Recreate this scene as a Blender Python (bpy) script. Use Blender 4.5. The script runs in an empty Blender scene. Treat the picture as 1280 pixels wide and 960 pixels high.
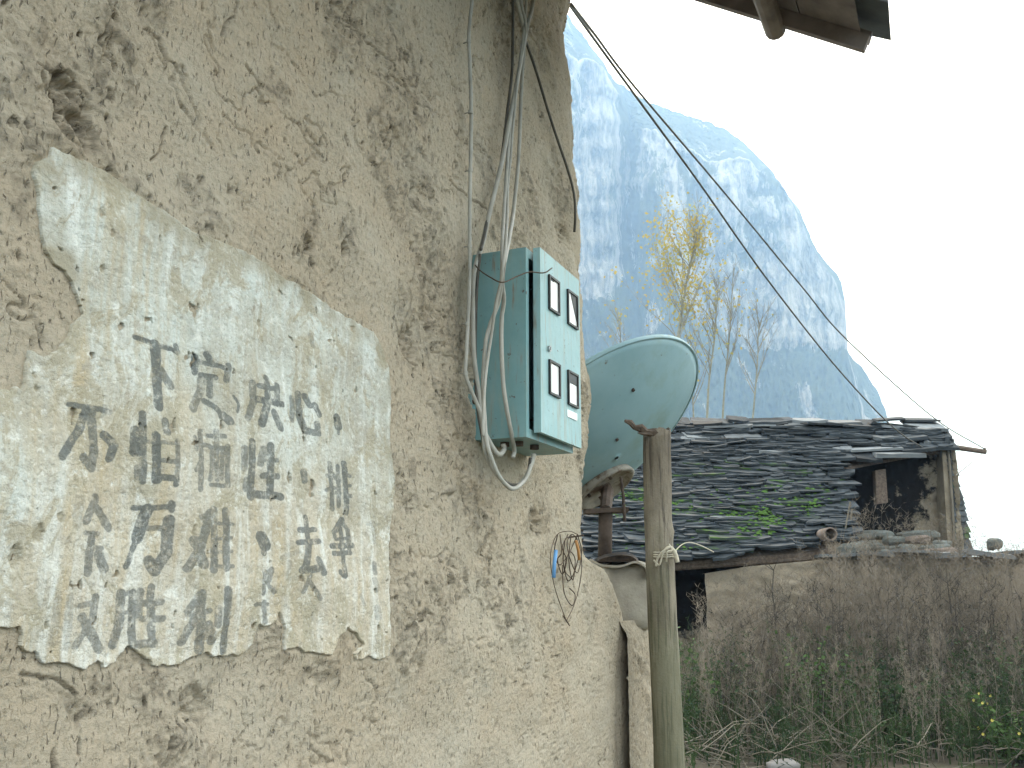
import bpy, math, random
import numpy as np
from math import sin, cos, pi, radians, atan2, tan
from mathutils import Vector, Matrix
random.seed(7)
rng = np.random.default_rng(7)
S = bpy.context.scene
COL = S.collection

# ------------------------------------------------------------------ camera
FPX = 1250.0                      # focal length in photo pixels (photo 1280 wide)
PITCH = atan2(265, FPX)
EYE = 1.6
cam_d = bpy.data.cameras.new('camera')
cam_d.sensor_width = 36.0
cam_d.lens = 36.0 * FPX / 1280.0
cam_d.clip_start = 0.05
cam_d.clip_end = 20000
cam = bpy.data.objects.new('camera', cam_d)
cam.location = (0, 0, EYE)
cam.rotation_euler = (radians(90) + PITCH, 0, 0)
COL.objects.link(cam)
S.camera = cam

# ------------------------------------------------------------------ sky, sun, exposure
SUN_AZ = radians(-6)              # clockwise from +Y (camera looks along +Y): the sun is behind the cliff
SUN_EL = radians(42)
W = bpy.data.worlds.new('World')
S.world = W
W.use_nodes = True
wn = W.node_tree.nodes
wl = W.node_tree.links
wn.clear()
wo = wn.new('ShaderNodeOutputWorld')
wb = wn.new('ShaderNodeBackground')
wb.inputs['Strength'].default_value = 0.15
sky = wn.new('ShaderNodeTexSky')
sky.sky_type = 'NISHITA'
sky.sun_disc = False
sky.sun_elevation = SUN_EL
sky.sun_rotation = SUN_AZ
sky.air_density = 1.0
sky.dust_density = 2.0
wm = wn.new('ShaderNodeMix')
wm.data_type = 'RGBA'
wm.inputs[0].default_value = 0.75
wl.new(sky.outputs[0], wm.inputs[6])
# overcast veil: brightest overhead, thinner and bluer down to the horizon, the same all the way round
wt = wn.new('ShaderNodeTexCoord'); wx = wn.new('ShaderNodeSeparateXYZ'); wr = wn.new('ShaderNodeValToRGB'); wv = wn.new('ShaderNodeVectorMath')
wl.new(wt.outputs['Generated'], wx.inputs[0]); wl.new(wx.outputs[2], wr.inputs[0])
el = wr.color_ramp.elements
el[0].position = 0.0; el[0].color = (0.10, 0.17, 0.23, 1)
el[1].position = 1.0; el[1].color = (0.93, 0.98, 0.96, 1)
for p_, c_ in ((0.09, (0.27, 0.38, 0.44, 1)), (0.22, (0.60, 0.68, 0.70, 1)), (0.5, (0.87, 0.91, 0.89, 1))):
    e_ = el.new(p_); e_.color = c_
wv.operation = 'SCALE'; wv.inputs['Scale'].default_value = 16.0
wl.new(wr.outputs[0], wv.inputs[0]); wl.new(wv.outputs[0], wm.inputs[7])
wl.new(wm.outputs[2], wb.inputs[0])
wl.new(wb.outputs[0], wo.inputs[0])
sl = bpy.data.lights.new('sun', 'SUN')
sl.energy = 2.5
sl.angle = radians(8)
sl.color = (1.0, 0.95, 0.88)
sun = bpy.data.objects.new('sun', sl)
sd = Vector((sin(SUN_AZ) * cos(SUN_EL), cos(SUN_AZ) * cos(SUN_EL), sin(SUN_EL)))
sun.rotation_euler = (-sd).to_track_quat('-Z', 'Y').to_euler()
sun.location = sd * 50
COL.objects.link(sun)
S.view_settings.view_transform = 'Standard'
S.view_settings.look = 'None'
S.view_settings.exposure = 0.98
S.view_settings.gamma = 1.0
S.cycles.max_bounces = 6
S.cycles.diffuse_bounces = 3
S.cycles.volume_bounces = 1
S.cycles.transparent_max_bounces = 8

# ------------------------------------------------------------------ geometry frames
DW = 1.7                          # camera to wall, metres
YAW = atan2(570 / FPX, cos(PITCH) + 265 / FPX * sin(PITCH))
T = np.array([sin(YAW), cos(YAW)])        # along the wall, away from the camera
N = np.array([cos(YAW), -sin(YAW)])       # out of the wall

def ray(x, y):
    r = (np.asarray(x, float) - 640) / FPX
    u = (480 - np.asarray(y, float)) / FPX
    return r, cos(PITCH) - u * sin(PITCH), sin(PITCH) + u * cos(PITCH)

def wuz(x, y, q=0.0):             # (u, z) on the plane q metres out of the wall
    rx, ry, rz = ray(x, y)
    s = (q - DW) / (rx * N[0] + ry * N[1])
    return s * (rx * T[0] + ry * T[1]), EYE + s * rz

def wp(u, q, z):                  # wall frame -> world
    u = np.asarray(u, float); q = np.asarray(q, float); z = np.asarray(z, float)
    return np.stack(np.broadcast_arrays(u * T[0] + (q - DW) * N[0], u * T[1] + (q - DW) * N[1], z), -1)

def at(x, y, Y):                  # world point seen at photo pixel (x, y), Y metres ahead
    rx, ry, rz = ray(x, y)
    s = Y / ry
    return np.array([float(s * rx), Y, float(EYE + s * rz)])

# ------------------------------------------------------------------ noise
def _h(ix, iy, seed):
    n = (ix.astype(np.int64) * 374761393 + iy.astype(np.int64) * 668265263 + seed * 1442695041) & 0xffffffff
    n = ((n ^ (n >> 13)) * 1274126177) & 0xffffffff
    n = n ^ (n >> 16)
    return n

def gn(x, y, seed=0):             # gradient noise, about -0.7..0.7
    x0 = np.floor(x); y0 = np.floor(y)
    fx = x - x0; fy = y - y0
    sx = fx * fx * fx * (fx * (fx * 6 - 15) + 10); sy = fy * fy * fy * (fy * (fy * 6 - 15) + 10)
    def g(i, j):
        a = _h(x0 + i, y0 + j, seed) * (2 * pi / 4294967296.0)
        return np.cos(a) * (fx - i) + np.sin(a) * (fy - j)
    a = g(0, 0) * (1 - sx) + g(1, 0) * sx
    b = g(0, 1) * (1 - sx) + g(1, 1) * sx
    return (a * (1 - sy) + b * sy) * 1.4

def fbm(x, y, o=4, seed=0):
    r = 0; a = 1; t = 0
    x = np.asarray(x, float); y = np.asarray(y, float)
    for k in range(o):
        r = r + a * gn(x * 2 ** k + 17.3 * k, y * 2 ** k - 9.1 * k, seed + k)
        t += a; a *= 0.5
    return r / t * 1.4

def sstep(a, b, x):
    t = np.clip((x - a) / (b - a), 0, 1)
    return t * t * (3 - 2 * t)

def sdf_poly(px, py, poly):       # signed distance, negative inside
    P = np.asarray(poly, float)
    bb = (px > P[:, 0].min() - .15) & (px < P[:, 0].max() + .15) & (py > P[:, 1].min() - .15) & (py < P[:, 1].max() + .15)
    if not bb.all():
        out = np.full(px.shape, 0.15)
        if bb.any(): out[bb] = sdf_poly(px[bb], py[bb], poly)
        return out
    d = np.full(px.shape, 1e9); ins = np.zeros(px.shape, bool)
    for i in range(len(P)):
        a = P[i]; b = P[(i + 1) % len(P)]
        e = b - a; wx = px - a[0]; wy = py - a[1]
        t = np.clip((wx * e[0] + wy * e[1]) / (e @ e + 1e-12), 0, 1)
        d = np.minimum(d, (wx - e[0] * t) ** 2 + (wy - e[1] * t) ** 2)
        c = (a[1] > py) != (b[1] > py)
        if abs(e[1]) > 1e-12:
            ins ^= c & (px < e[0] * (py - a[1]) / e[1] + a[0])
    d = np.sqrt(d)
    return np.where(ins, -d, d)

# ------------------------------------------------------------------ materials
def newmat(name):
    m = bpy.data.materials.new(name); m.use_nodes = True  # paler slates towards the ridge put grazing sky sheen into the colour
    nt = m.node_tree
    return m, nt, nt.nodes['Principled BSDF']

def nd(nt, typ, **kw):
    n = nt.nodes.new(typ)
    for k, v in kw.items():
        if k.startswith('i_'):
            key = k[2:]
            n.inputs[int(key) if key.isdigit() else key].default_value = v
        else:
            setattr(n, k, v)
    return n

def ramp(nt, src, stops):
    r = nt.nodes.new('ShaderNodeValToRGB')
    e = r.color_ramp.elements
    while len(e) < len(stops): e.new(0.5)
    for k, (p, c) in enumerate(stops):
        e[k].position = p
        e[k].color = (c if isinstance(c, tuple) else (c, c, c)) + (1,)
    nt.links.new(src, r.inputs[0])
    return r.outputs[0]

def mixc(nt, fac, a, b, mode='MIX'):
    m = nt.nodes.new('ShaderNodeMix'); m.data_type = 'RGBA'; m.blend_type = mode
    for s, v in ((0, fac), (6, a), (7, b)):
        if hasattr(v, 'is_output'): nt.links.new(v, m.inputs[s])
        else: m.inputs[s].default_value = v if not isinstance(v, tuple) else v + (1,)
    return m.outputs[2]

def mth(nt, op, a, b=None, c=None):
    m = nt.nodes.new('ShaderNodeMath'); m.operation = op
    for s, v in ((0, a), (1, b), (2, c)):
        if v is None: continue
        if hasattr(v, 'is_output'): nt.links.new(v, m.inputs[s])
        else: m.inputs[s].default_value = v
    return m.outputs[0]

def coords(nt, kind='Object', scale=(1, 1, 1)):
    tc = nt.nodes.new('ShaderNodeTexCoord'); mp = nt.nodes.new('ShaderNodeMapping')
    mp.inputs['Scale'].default_value = scale
    nt.links.new(tc.outputs[kind], mp.inputs[0])
    return mp.outputs[0]

def noise(nt, vec, scale, detail=4, rough=0.55, dist=0.0):
    n = nt.nodes.new('ShaderNodeTexNoise')
    n.inputs['Scale'].default_value = scale; n.inputs['Detail'].default_value = detail
    n.inputs['Roughness'].default_value = rough; n.inputs['Distortion'].default_value = dist
    nt.links.new(vec, n.inputs['Vector'])
    return n.outputs['Fac']

def attr(nt, name):
    a = nt.nodes.new('ShaderNodeAttribute'); a.attribute_name = name
    return a.outputs['Fac']

def bump(nt, bsdf, h, strength=0.5, dist=0.01):
    b = nt.nodes.new('ShaderNodeBump')
    b.inputs['Strength'].default_value = strength; b.inputs['Distance'].default_value = dist
    nt.links.new(h, b.inputs['Height']); nt.links.new(b.outputs[0], bsdf.inputs['Normal'])

def simple(name, ca, cb, scale=8, rough=0.8, bs=0.3, bd=0.01, stretch=(1, 1, 1), metallic=0.0, spec=0.3, rnd=0.0, extra=None):
    m, nt, b = newmat(name)
    v = coords(nt, 'Object', stretch)
    n = noise(nt, v, scale, 6, 0.6)
    c = ramp(nt, n, [(0.3, ca), (0.7, cb)])
    if rnd:
        oi = nt.nodes.new('ShaderNodeObjectInfo')
        f = mth(nt, 'MULTIPLY_ADD', oi.outputs['Random'], 2 * rnd, 1 - rnd)
        cc = nt.nodes.new('ShaderNodeCombineColor')
        for k in range(3): nt.links.new(f, cc.inputs[k])
        c = mixc(nt, 1.0, c, cc.outputs[0], 'MULTIPLY')
    if extra:                      # (colour, scale, low, high): stains
        n2 = noise(nt, v, extra[1], 5, 0.65)
        c = mixc(nt, ramp(nt, n2, [(extra[2], 0.0), (extra[3], 1.0)]), c, extra[0])
    nt.links.new(c, b.inputs['Base Color'])
    b.inputs['Roughness'].default_value = rough
    b.inputs['Metallic'].default_value = metallic
    b.inputs['Specular IOR Level'].default_value = spec
    if bs:
        bump(nt, b, noise(nt, v, scale * 4, 6, 0.65), bs, bd)
    return m

def mud_material(name, tint=1.0, uv=True):
    m, nt, b = newmat(name)
    v = coords(nt, 'UV' if uv else 'Object')
    big = noise(nt, v, 1.1, 3, 0.5)
    med = noise(nt, v, 6.0, 6, 0.62)
    fin = noise(nt, v, 70.0, 7, 0.78)
    c = ramp(nt, big, [(0.30, (0.49 * tint, 0.405 * tint, 0.30 * tint)), (0.72, (0.53 * tint, 0.455 * tint, 0.355 * tint))])
    c = mixc(nt, ramp(nt, med, [(0.35, 0.0), (0.75, 0.75)]), c, (0.45 * tint, 0.41 * tint, 0.33 * tint))
    c = mixc(nt, ramp(nt, fin, [(0.34, 0.75), (0.50, 0.0)]), c, (0.25 * tint, 0.24 * tint, 0.185 * tint))
    c = mixc(nt, ramp(nt, fin, [(0.60, 0.0), (0.80, 0.5)]), c, (0.60 * tint, 0.56 * tint, 0.46 * tint))
    # straw and grit flecks
    vs = coords(nt, 'UV' if uv else 'Object', (2.2, 0.8, 1))
    fl = noise(nt, vs, 52.0, 3, 0.5, 0.6)
    c = mixc(nt, ramp(nt, fl, [(0.635, 0.0), (0.68, 0.7)]), c, (0.13, 0.115, 0.09))
    if uv:
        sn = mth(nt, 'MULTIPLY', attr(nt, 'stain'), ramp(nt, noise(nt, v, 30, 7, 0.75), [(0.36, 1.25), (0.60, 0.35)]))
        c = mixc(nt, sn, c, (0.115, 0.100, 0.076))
        c = mixc(nt, attr(nt, 'pale'), c, (0.58, 0.545, 0.46))
    nt.links.new(c, b.inputs['Base Color'])
    b.inputs['Roughness'].default_value = 0.95
    b.inputs['Specular IOR Level'].default_value = 0.15
    h = mth(nt, 'ADD', mth(nt, 'MULTIPLY', noise(nt, v, 26.0, 8, 0.72), 1.0), mth(nt, 'MULTIPLY', ramp(nt, fl, [(0.60, 1.0), (0.70, 0.0)]), 0.35))
    bump(nt, b, h, 1.0, 0.016)
    return m

M = {}
M['mud'] = mud_material('weathered mud render')
M['mud_far'] = mud_material('rammed earth', 0.52, uv=False)  # darker copy of the mud, weaker light on the far walls put into colour
M['wood'] = simple('weathered post wood', (0.15, 0.13, 0.10), (0.27, 0.24, 0.195), 5, 0.85, 0.6, 0.006, (6, 6, 0.6), extra=((0.085, 0.115, 0.05), 0.9, 0.46, 0.56))
M['dark_wood'] = simple('dark old eave timber', (0.11, 0.09, 0.085), (0.26, 0.22, 0.20), 4, 0.8, 0.4, 0.005, (1, 1, 1))  # tone lifted to paint in the haze glow at the eave
def postmat():
    m, nt, b = newmat('weathered post wood')
    v = coords(nt, 'Object', (1, 1, 0.05)); v1 = coords(nt)
    g = noise(nt, v, 55, 5, 0.7)
    c = ramp(nt, noise(nt, coords(nt, 'Object', (1, 1, .3)), 6, 6, 0.65), [(0.36, (0.12, 0.10, 0.075)), (0.62, (0.29, 0.255, 0.20))])
    c = mixc(nt, ramp(nt, g, [(0.40, 0.85), (0.50, 0.0)]), c, (0.075, 0.062, 0.05))
    sx = nt.nodes.new('ShaderNodeSeparateXYZ'); nt.links.new(v1, sx.inputs[0])
    hz_ = mth(nt, 'ADD', mth(nt, 'MULTIPLY', sx.outputs[2], -0.55), noise(nt, coords(nt, 'Object', (1, 1, .4)), 7, 5, 0.7))
    c = mixc(nt, ramp(nt, mth(nt, 'ADD', hz_, 1.0), [(0.48, 0.0), (0.78, 0.5)]), c, (0.115, 0.13, 0.07))
    nt.links.new(c, b.inputs['Base Color']); b.inputs['Roughness'].default_value = 0.9
    bump(nt, b, mth(nt, 'ADD', g, noise(nt, v1, 60, 5, 0.6)), 0.7, 0.006)
    return m
M['post'] = postmat()
M['rope'] = simple('pale twine', (0.42, 0.38, 0.30), (0.60, 0.56, 0.46), 60, 0.9, 0.4, 0.002)
M['old_timber'] = simple('old brown timber', (0.06, 0.045, 0.036), (0.16, 0.125, 0.10), 9, 0.9, 0.6, 0.006, (3, 3, 3))
M['cable'] = simple('grey cable sheath', (0.28, 0.28, 0.25), (0.46, 0.45, 0.41), 9, 0.6, 0.1, 0.001)
M['cable_dark'] = simple('dark cable sheath', (0.05, 0.048, 0.042), (0.12, 0.115, 0.10), 9, 0.6, 0.1, 0.001)
M['wire_dark'] = simple('rusty wire', (0.045, 0.03, 0.022), (0.11, 0.08, 0.055), 30, 0.7, 0.1, 0.001)
M['blue_tape'] = simple('blue plastic tube', (0.10, 0.27, 0.55), (0.16, 0.36, 0.66), 30, 0.5, 0.0)
M['orange_tape'] = simple('orange plastic tube', (0.42, 0.20, 0.07), (0.55, 0.30, 0.12), 30, 0.5, 0.0)
M['box_paint'] = simple('turquoise painted steel', (0.165, 0.335, 0.325), (0.205, 0.385, 0.37), 3, 0.42, 0.06, 0.002, spec=0.5, extra=((0.10, 0.085, 0.06), 14, 0.70, 0.78))
def boxmat(name, ca, cb):
    m, nt, b = newmat(name)
    v = coords(nt); vs = coords(nt, 'Object', (9, 9, 0.9))
    c = ramp(nt, noise(nt, v, 3.5, 6, 0.65), [(0.38, ca), (0.62, cb)])
    dust = ramp(nt, noise(nt, vs, 3.0, 6, 0.65), [(0.50, 0.0), (0.68, 0.45)])
    c = mixc(nt, dust, c, (0.33, 0.34, 0.28))
    c = mixc(nt, ramp(nt, noise(nt, vs, 6.0, 4, 0.6), [(0.60, 0.0), (0.70, 0.6)]), c, (0.20, 0.13, 0.075))
    chips = noise(nt, v, 24, 5, 0.75)
    c = mixc(nt, ramp(nt, chips, [(0.635, 0.0), (0.66, 0.9)]), c, (0.10, 0.06, 0.04))
    nt.links.new(c, b.inputs['Base Color']); b.inputs['Roughness'].default_value = 0.5
    bump(nt, b, noise(nt, v, 6, 3, 0.5), 0.6, 0.012)
    return m
M['door_paint'] = simple('pale turquoise painted door', (0.28, 0.475, 0.465), (0.315, 0.52, 0.51), 3, 0.38, 0.05, 0.002, spec=0.5, extra=((0.10, 0.085, 0.06), 17, 0.72, 0.80))
M['box_paint'] = boxmat('dusty turquoise paint', (0.16, 0.315, 0.335), (0.21, 0.37, 0.39))  # darker copy of the box paint, shade on the body put into colour
M['door_paint'] = boxmat('dusty pale turquoise paint', (0.26, 0.44, 0.465), (0.31, 0.495, 0.515))  # lighter copy of the box paint, light on the door put into colour
M['black'] = simple('black plastic', (0.012, 0.012, 0.014), (0.03, 0.03, 0.03), 20, 0.45, 0.0)
M['card'] = simple('white meter card behind glass', (0.88, 0.89, 0.89), (0.92, 0.92, 0.92), 5, 0.10, 0.0, spec=1.0)  # near-white paints sky glare on the window panes; also colours the tag
M['steel'] = simple('galvanised steel', (0.30, 0.31, 0.31), (0.45, 0.46, 0.46), 20, 0.4, 0.1, 0.001, metallic=0.7)
M['rust'] = simple('rusty iron', (0.060, 0.043, 0.034), (0.135, 0.105, 0.088), 12, 0.85, 0.5, 0.003, extra=((0.035, 0.028, 0.025), 5, 0.5, 0.6))
M['cement'] = simple('grey sacking and cement', (0.30, 0.275, 0.235), (0.44, 0.41, 0.35), 9, 0.95, 0.6, 0.01)
M['slate'] = simple('grey slate', (0.010, 0.014, 0.018), (0.045, 0.053, 0.060), 5, 0.75, 0.5, 0.01, rnd=0.5, spec=0.15)
M['slate_pale'] = simple('bleached slate', (0.075, 0.085, 0.095), (0.15, 0.165, 0.175), 5, 0.7, 0.5, 0.01, rnd=0.4, spec=0.2)
M['slate_moss'] = simple('mossy slate', (0.016, 0.022, 0.024), (0.034, 0.044, 0.042), 5, 0.8, 0.5, 0.01, rnd=0.3, spec=0.15, extra=((0.035, 0.08, 0.014), 3.0, 0.50, 0.60))
M['moss'] = simple('green moss', (0.022, 0.055, 0.010), (0.06, 0.125, 0.022), 14, 0.95, 0.4, 0.01)
M['stone'] = simple('coping stone', (0.06, 0.07, 0.068), (0.12, 0.13, 0.122), 4, 0.85, 0.5, 0.01, rnd=0.2)
M['pale_stone'] = simple('pale stone', (0.15, 0.145, 0.145), (0.24, 0.235, 0.23), 4, 0.85, 0.5, 0.01)
M['clay'] = simple('clay pipe', (0.10, 0.08, 0.07), (0.17, 0.135, 0.115), 6, 0.9, 0.3, 0.01)
M['bark'] = simple('sapling bark', (0.16, 0.165, 0.13), (0.27, 0.27, 0.22), 10, 0.9, 0.2, 0.01)
M['twig'] = simple('bare twigs', (0.16, 0.16, 0.14), (0.28, 0.275, 0.235), 10, 0.9, 0.0)  # bark and twig tones lightened to paint in distance haze
M['ground'] = simple('damp soil and litter', (0.045, 0.040, 0.028), (0.12, 0.105, 0.08), 2.5, 0.95, 0.8, 0.05, extra=((0.04, 0.06, 0.02), 0.8, 0.5, 0.6))

def leafmat(name, ca, cb, scale=1.7, trans=0.25):
    m, nt, b = newmat(name)
    n = noise(nt, coords(nt), scale, 4, 0.7)
    c = ramp(nt, n, [(0.34, ca), (0.66, cb)])
    nt.links.new(c, b.inputs['Base Color'])
    b.inputs['Roughness'].default_value = 0.8
    b.inputs['Specular IOR Level'].default_value = 0.2
    t = nt.nodes.new('ShaderNodeBsdfTranslucent'); nt.links.new(c, t.inputs[0])
    mx = nt.nodes.new('ShaderNodeMixShader'); mx.inputs[0].default_value = trans
    out = nt.nodes['Material Output']
    nt.links.new(b.outputs[0], mx.inputs[1]); nt.links.new(t.outputs[0], mx.inputs[2])
    nt.links.new(mx.outputs[0], out.inputs[0])
    return m
M['leaf_yellow'] = leafmat('yellowing poplar leaves', (0.42, 0.31, 0.08), (0.32, 0.34, 0.13), 1.2, 0.4)
M['leaf_green'] = leafmat('undergrowth leaves', (0.018, 0.034, 0.016), (0.044, 0.072, 0.030), 1.5)
M['leaf_bright'] = leafmat('fresh green leaves', (0.035, 0.07, 0.022), (0.07, 0.12, 0.04), 3.0)
M['flower'] = leafmat('yellow flowers', (0.55, 0.48, 0.10), (0.7, 0.62, 0.2), 3.0)
M['dry'] = leafmat('dry seed heads', (0.10, 0.088, 0.073), (0.24, 0.21, 0.172), 0.7, 0.3)
M['dry_dark'] = leafmat('old dry stems', (0.030, 0.028, 0.025), (0.062, 0.056, 0.048), 1.2, 0.1)
M['straw'] = leafmat('pale dead brush', (0.10, 0.09, 0.07), (0.19, 0.17, 0.14), 1.2, 0.2)

def sooty():
    m, nt, b = newmat('soot blackened earth wall')
    v = coords(nt)
    n = noise(nt, v, 5, 6, 0.65)
    c = ramp(nt, n, [(0.3, (0.15, 0.13, 0.10)), (0.7, (0.25, 0.22, 0.17))])
    s = mth(nt, 'ADD', attr(nt, 'soot'), mth(nt, 'MULTIPLY_ADD', noise(nt, v, 4.5, 6, 0.75), 2.4, -1.2))
    c = mixc(nt, ramp(nt, s, [(0.35, 0.0), (0.62, 1.0)]), c, (0.010, 0.010, 0.011))
    nt.links.new(c, b.inputs['Base Color']); b.inputs['Roughness'].default_value = 0.95
    b.inputs['Specular IOR Level'].default_value = 0.1
    bump(nt, b, noise(nt, v, 18, 8, 0.7), 0.9, 0.03)
    return m
M['sooty'] = sooty()

def plaster():
    m, nt, b = newmat('limewash with painted slogan')
    v = coords(nt, 'UV')
    vs = coords(nt, 'UV', (5.0, 0.45, 1))
    n1 = noise(nt, v, 3.2, 7, 0.66)
    n2 = noise(nt, vs, 4.0, 6, 0.62)
    n3 = noise(nt, v, 16, 7, 0.7)
    n4 = noise(nt, v, 70, 5, 0.7)
    blue = attr(nt, 'bluish')
    cream = ramp(nt, n1, [(0.38, (0.47, 0.42, 0.325)), (0.50, (0.60, 0.555, 0.465)), (0.62, (0.67, 0.65, 0.58))])
    pale = ramp(nt, n1, [(0.38, (0.48, 0.475, 0.42)), (0.50, (0.58, 0.60, 0.55)), (0.62, (0.65, 0.70, 0.67))])
    c = mixc(nt, blue, cream, pale)
    och = mth(nt, 'MULTIPLY', ramp(nt, n2, [(0.48, 0.0), (0.66, 0.75)]), attr(nt, 'ochre'))
    c = mixc(nt, och, c, (0.52, 0.42, 0.26))
    c = mixc(nt, ramp(nt, n2, [(0.34, 0.8), (0.48, 0.0)]), c, (0.80, 0.83, 0.80))
    n5 = noise(nt, coords(nt, 'UV', (1.0, 0.7, 1)), 7.5, 8, 0.72, 0.8)
    c = mixc(nt, ramp(nt, n5, [(0.51, 0.0), (0.57, 0.85)]), c, (0.45, 0.41, 0.31))
    c = mixc(nt, ramp(nt, n3, [(0.56, 0.0), (0.66, 0.85)]), c, (0.43, 0.395, 0.325))
    c = mixc(nt, ramp(nt, n3, [(0.33, 0.8), (0.43, 0.0)]), c, (0.82, 0.83, 0.78))
    c = mixc(nt, ramp(nt, n4, [(0.56, 0.0), (0.66, 0.55)]), c, (0.30, 0.28, 0.23))
    c = mixc(nt, ramp(nt, n4, [(0.34, 0.5), (0.44, 0.0)]), c, (0.86, 0.87, 0.84))
    c = mixc(nt, attr(nt, 'mudfade'), c, (0.38, 0.345, 0.26))
    # painted strokes: distance field of the brush lines, worn by noise
    dist = attr(nt, 'ink_d'); dark = attr(nt, 'ink_k')
    dd = mth(nt, 'ADD', dist, mth(nt, 'MULTIPLY_ADD', n4, 0.006, -0.003))
    dd = mth(nt, 'ADD', dd, mth(nt, 'MULTIPLY_ADD', n3, 0.004, -0.002))
    msk = ramp(nt, mth(nt, 'MULTIPLY_ADD', dd, -180.0, 0.62), [(0.25, 0.0), (0.75, 1.0)])
    wear = ramp(nt, noise(nt, v, 34, 7, 0.75), [(0.50, 1.0), (0.64, 0.25)])
    f = mth(nt, 'MULTIPLY', mth(nt, 'MULTIPLY', msk, wear), dark)
    c = mixc(nt, f, c, (0.095, 0.112, 0.116))
    nt.links.new(c, b.inputs['Base Color'])
    b.inputs['Roughness'].default_value = 0.9
    b.inputs['Specular IOR Level'].default_value = 0.2
    h = mth(nt, 'ADD', n4, mth(nt, 'MULTIPLY', n3, 1.5))
    bump(nt, b, h, 0.9, 0.009)
    return m
M['plaster'] = plaster()

def dishmat():
    m, nt, b = newmat('weathered turquoise dish')
    v = coords(nt)
    c = ramp(nt, noise(nt, v, 2.2, 5, 0.6), [(0.3, (0.195, 0.335, 0.385)), (0.7, (0.28, 0.43, 0.48))])
    c = mixc(nt, ramp(nt, noise(nt, v, 1.6, 6, 0.7), [(0.50, 0.0), (0.66, 0.7)]), c, (0.19, 0.27, 0.22))
    c = mixc(nt, ramp(nt, noise(nt, v, 22, 4, 0.6), [(0.69, 0.0), (0.76, 0.8)]), c, (0.12, 0.075, 0.04))
    nt.links.new(c, b.inputs['Base Color']); b.inputs['Roughness'].default_value = 0.5
    return m
M['dish'] = dishmat()
M['ring'] = simple('weathered grey mount casting', (0.16, 0.15, 0.13), (0.32, 0.30, 0.26), 9, 0.7, 0.4, 0.004, extra=((0.09, 0.06, 0.04), 7, 0.52, 0.62))

def cliffmat():
    m, nt, b = newmat('limestone cliff and scrub')
    v = coords(nt, 'Object', (1, 1, 0.13))
    vi = coords(nt, 'Object')
    rock = ramp(nt, noise(nt, v, 0.075, 10, 0.80), [(0.40, (0.07, 0.075, 0.075)), (0.48, (0.18, 0.18, 0.17)), (0.58, (0.32, 0.315, 0.295))])
    vb = coords(nt, 'Object', (0.12, 0.12, 1.0))
    rock = mixc(nt, ramp(nt, noise(nt, vb, 0.05, 7, 0.7), [(0.58, 0.0), (0.70, 0.35)]), rock, (0.20, 0.205, 0.18))
    veg = ramp(nt, noise(nt, vi, 0.06, 8, 0.75), [(0.3, (0.020, 0.030, 0.016)), (0.7, (0.065, 0.080, 0.04))])
    s = mth(nt, 'ADD', attr(nt, 'veg'), mth(nt, 'MULTIPLY_ADD', noise(nt, coords(nt, 'Object', (1, 1, 0.3)), 0.024, 9, 0.76), 4.4, -2.2))
    c = mixc(nt, ramp(nt, s, [(0.42, 0.0), (0.58, 1.0)]), rock, veg)
    nt.links.new(c, b.inputs['Base Color']); b.inputs['Roughness'].default_value = 0.95
    b.inputs['Specular IOR Level'].default_value = 0.05
    bump(nt, b, noise(nt, vi, 0.05, 9, 0.7), 0.6, 5.0)
    return m
M['cliff'] = cliffmat()

# ------------------------------------------------------------------ object helpers
def tag(o, label=None, cat=None, group=None, kind=None):
    for k, v in (('label', label), ('category', cat), ('group', group), ('kind', kind)):
        if v: o[k] = v
    return o

def thing(name, loc, label, cat, group=None):
    o = bpy.data.objects.new(name, None)
    o.location = tuple(float(c) for c in loc); o.empty_display_size = 0.1
    COL.objects.link(o)
    return tag(o, label, cat, group)

def wloc(o):
    v = Vector((0, 0, 0))
    while o: v += o.location; o = o.parent
    return v

def build(name, verts, faces, mat, parent=None, smooth=False, origin=None):
    """verts in world metres; the object's origin sits at the parent's origin"""
    V = np.asarray(verts, float).reshape(-1, 3)
    pl = np.array(wloc(parent)) if parent else np.zeros(3)
    if origin is None: origin = pl
    V = V - np.asarray(origin)
    me = bpy.data.meshes.new(name)
    if isinstance(faces, np.ndarray):
        k = faces.shape[1]; nf = len(faces)
        me.vertices.add(len(V)); me.vertices.foreach_set('co', V.astype(np.float32).ravel())
        me.loops.add(nf * k); me.loops.foreach_set('vertex_index', faces.astype(np.int32).ravel())
        me.polygons.add(nf); me.polygons.foreach_set('loop_start', np.arange(0, nf * k, k, dtype=np.int32))
        me.update(calc_edges=True); me.validate()
    else:
        me.from_pydata([tuple(v) for v in V], [], faces); me.update()
    if smooth:
        me.polygons.foreach_set('use_smooth', np.ones(len(me.polygons), bool))
    me.materials.append(mat)
    o = bpy.data.objects.new(name, me)
    o.location = tuple(np.asarray(origin) - pl)
    if parent: o.parent = parent
    COL.objects.link(o)
    return o

def fattr(o, name, vals):
    a = o.data.attributes.new(name, 'FLOAT', 'POINT')
    a.data.foreach_set('value', np.asarray(vals, np.float32).ravel())

def set_uv(o, u, v):
    me = o.data
    uvl = me.uv_layers.new(name='UVMap')
    idx = np.empty(len(me.loops), np.int32); me.loops.foreach_get('vertex_index', idx)
    uvl.data.foreach_set('uv', np.stack([np.ravel(u)[idx], np.ravel(v)[idx]], -1).astype(np.float32).ravel())

def grid_faces(nr, nc):
    i = np.arange(nr * nc).reshape(nr, nc)
    return np.stack([i[:-1, :-1], i[:-1, 1:], i[1:, 1:], i[1:, :-1]], -1).reshape(-1, 4)

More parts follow.
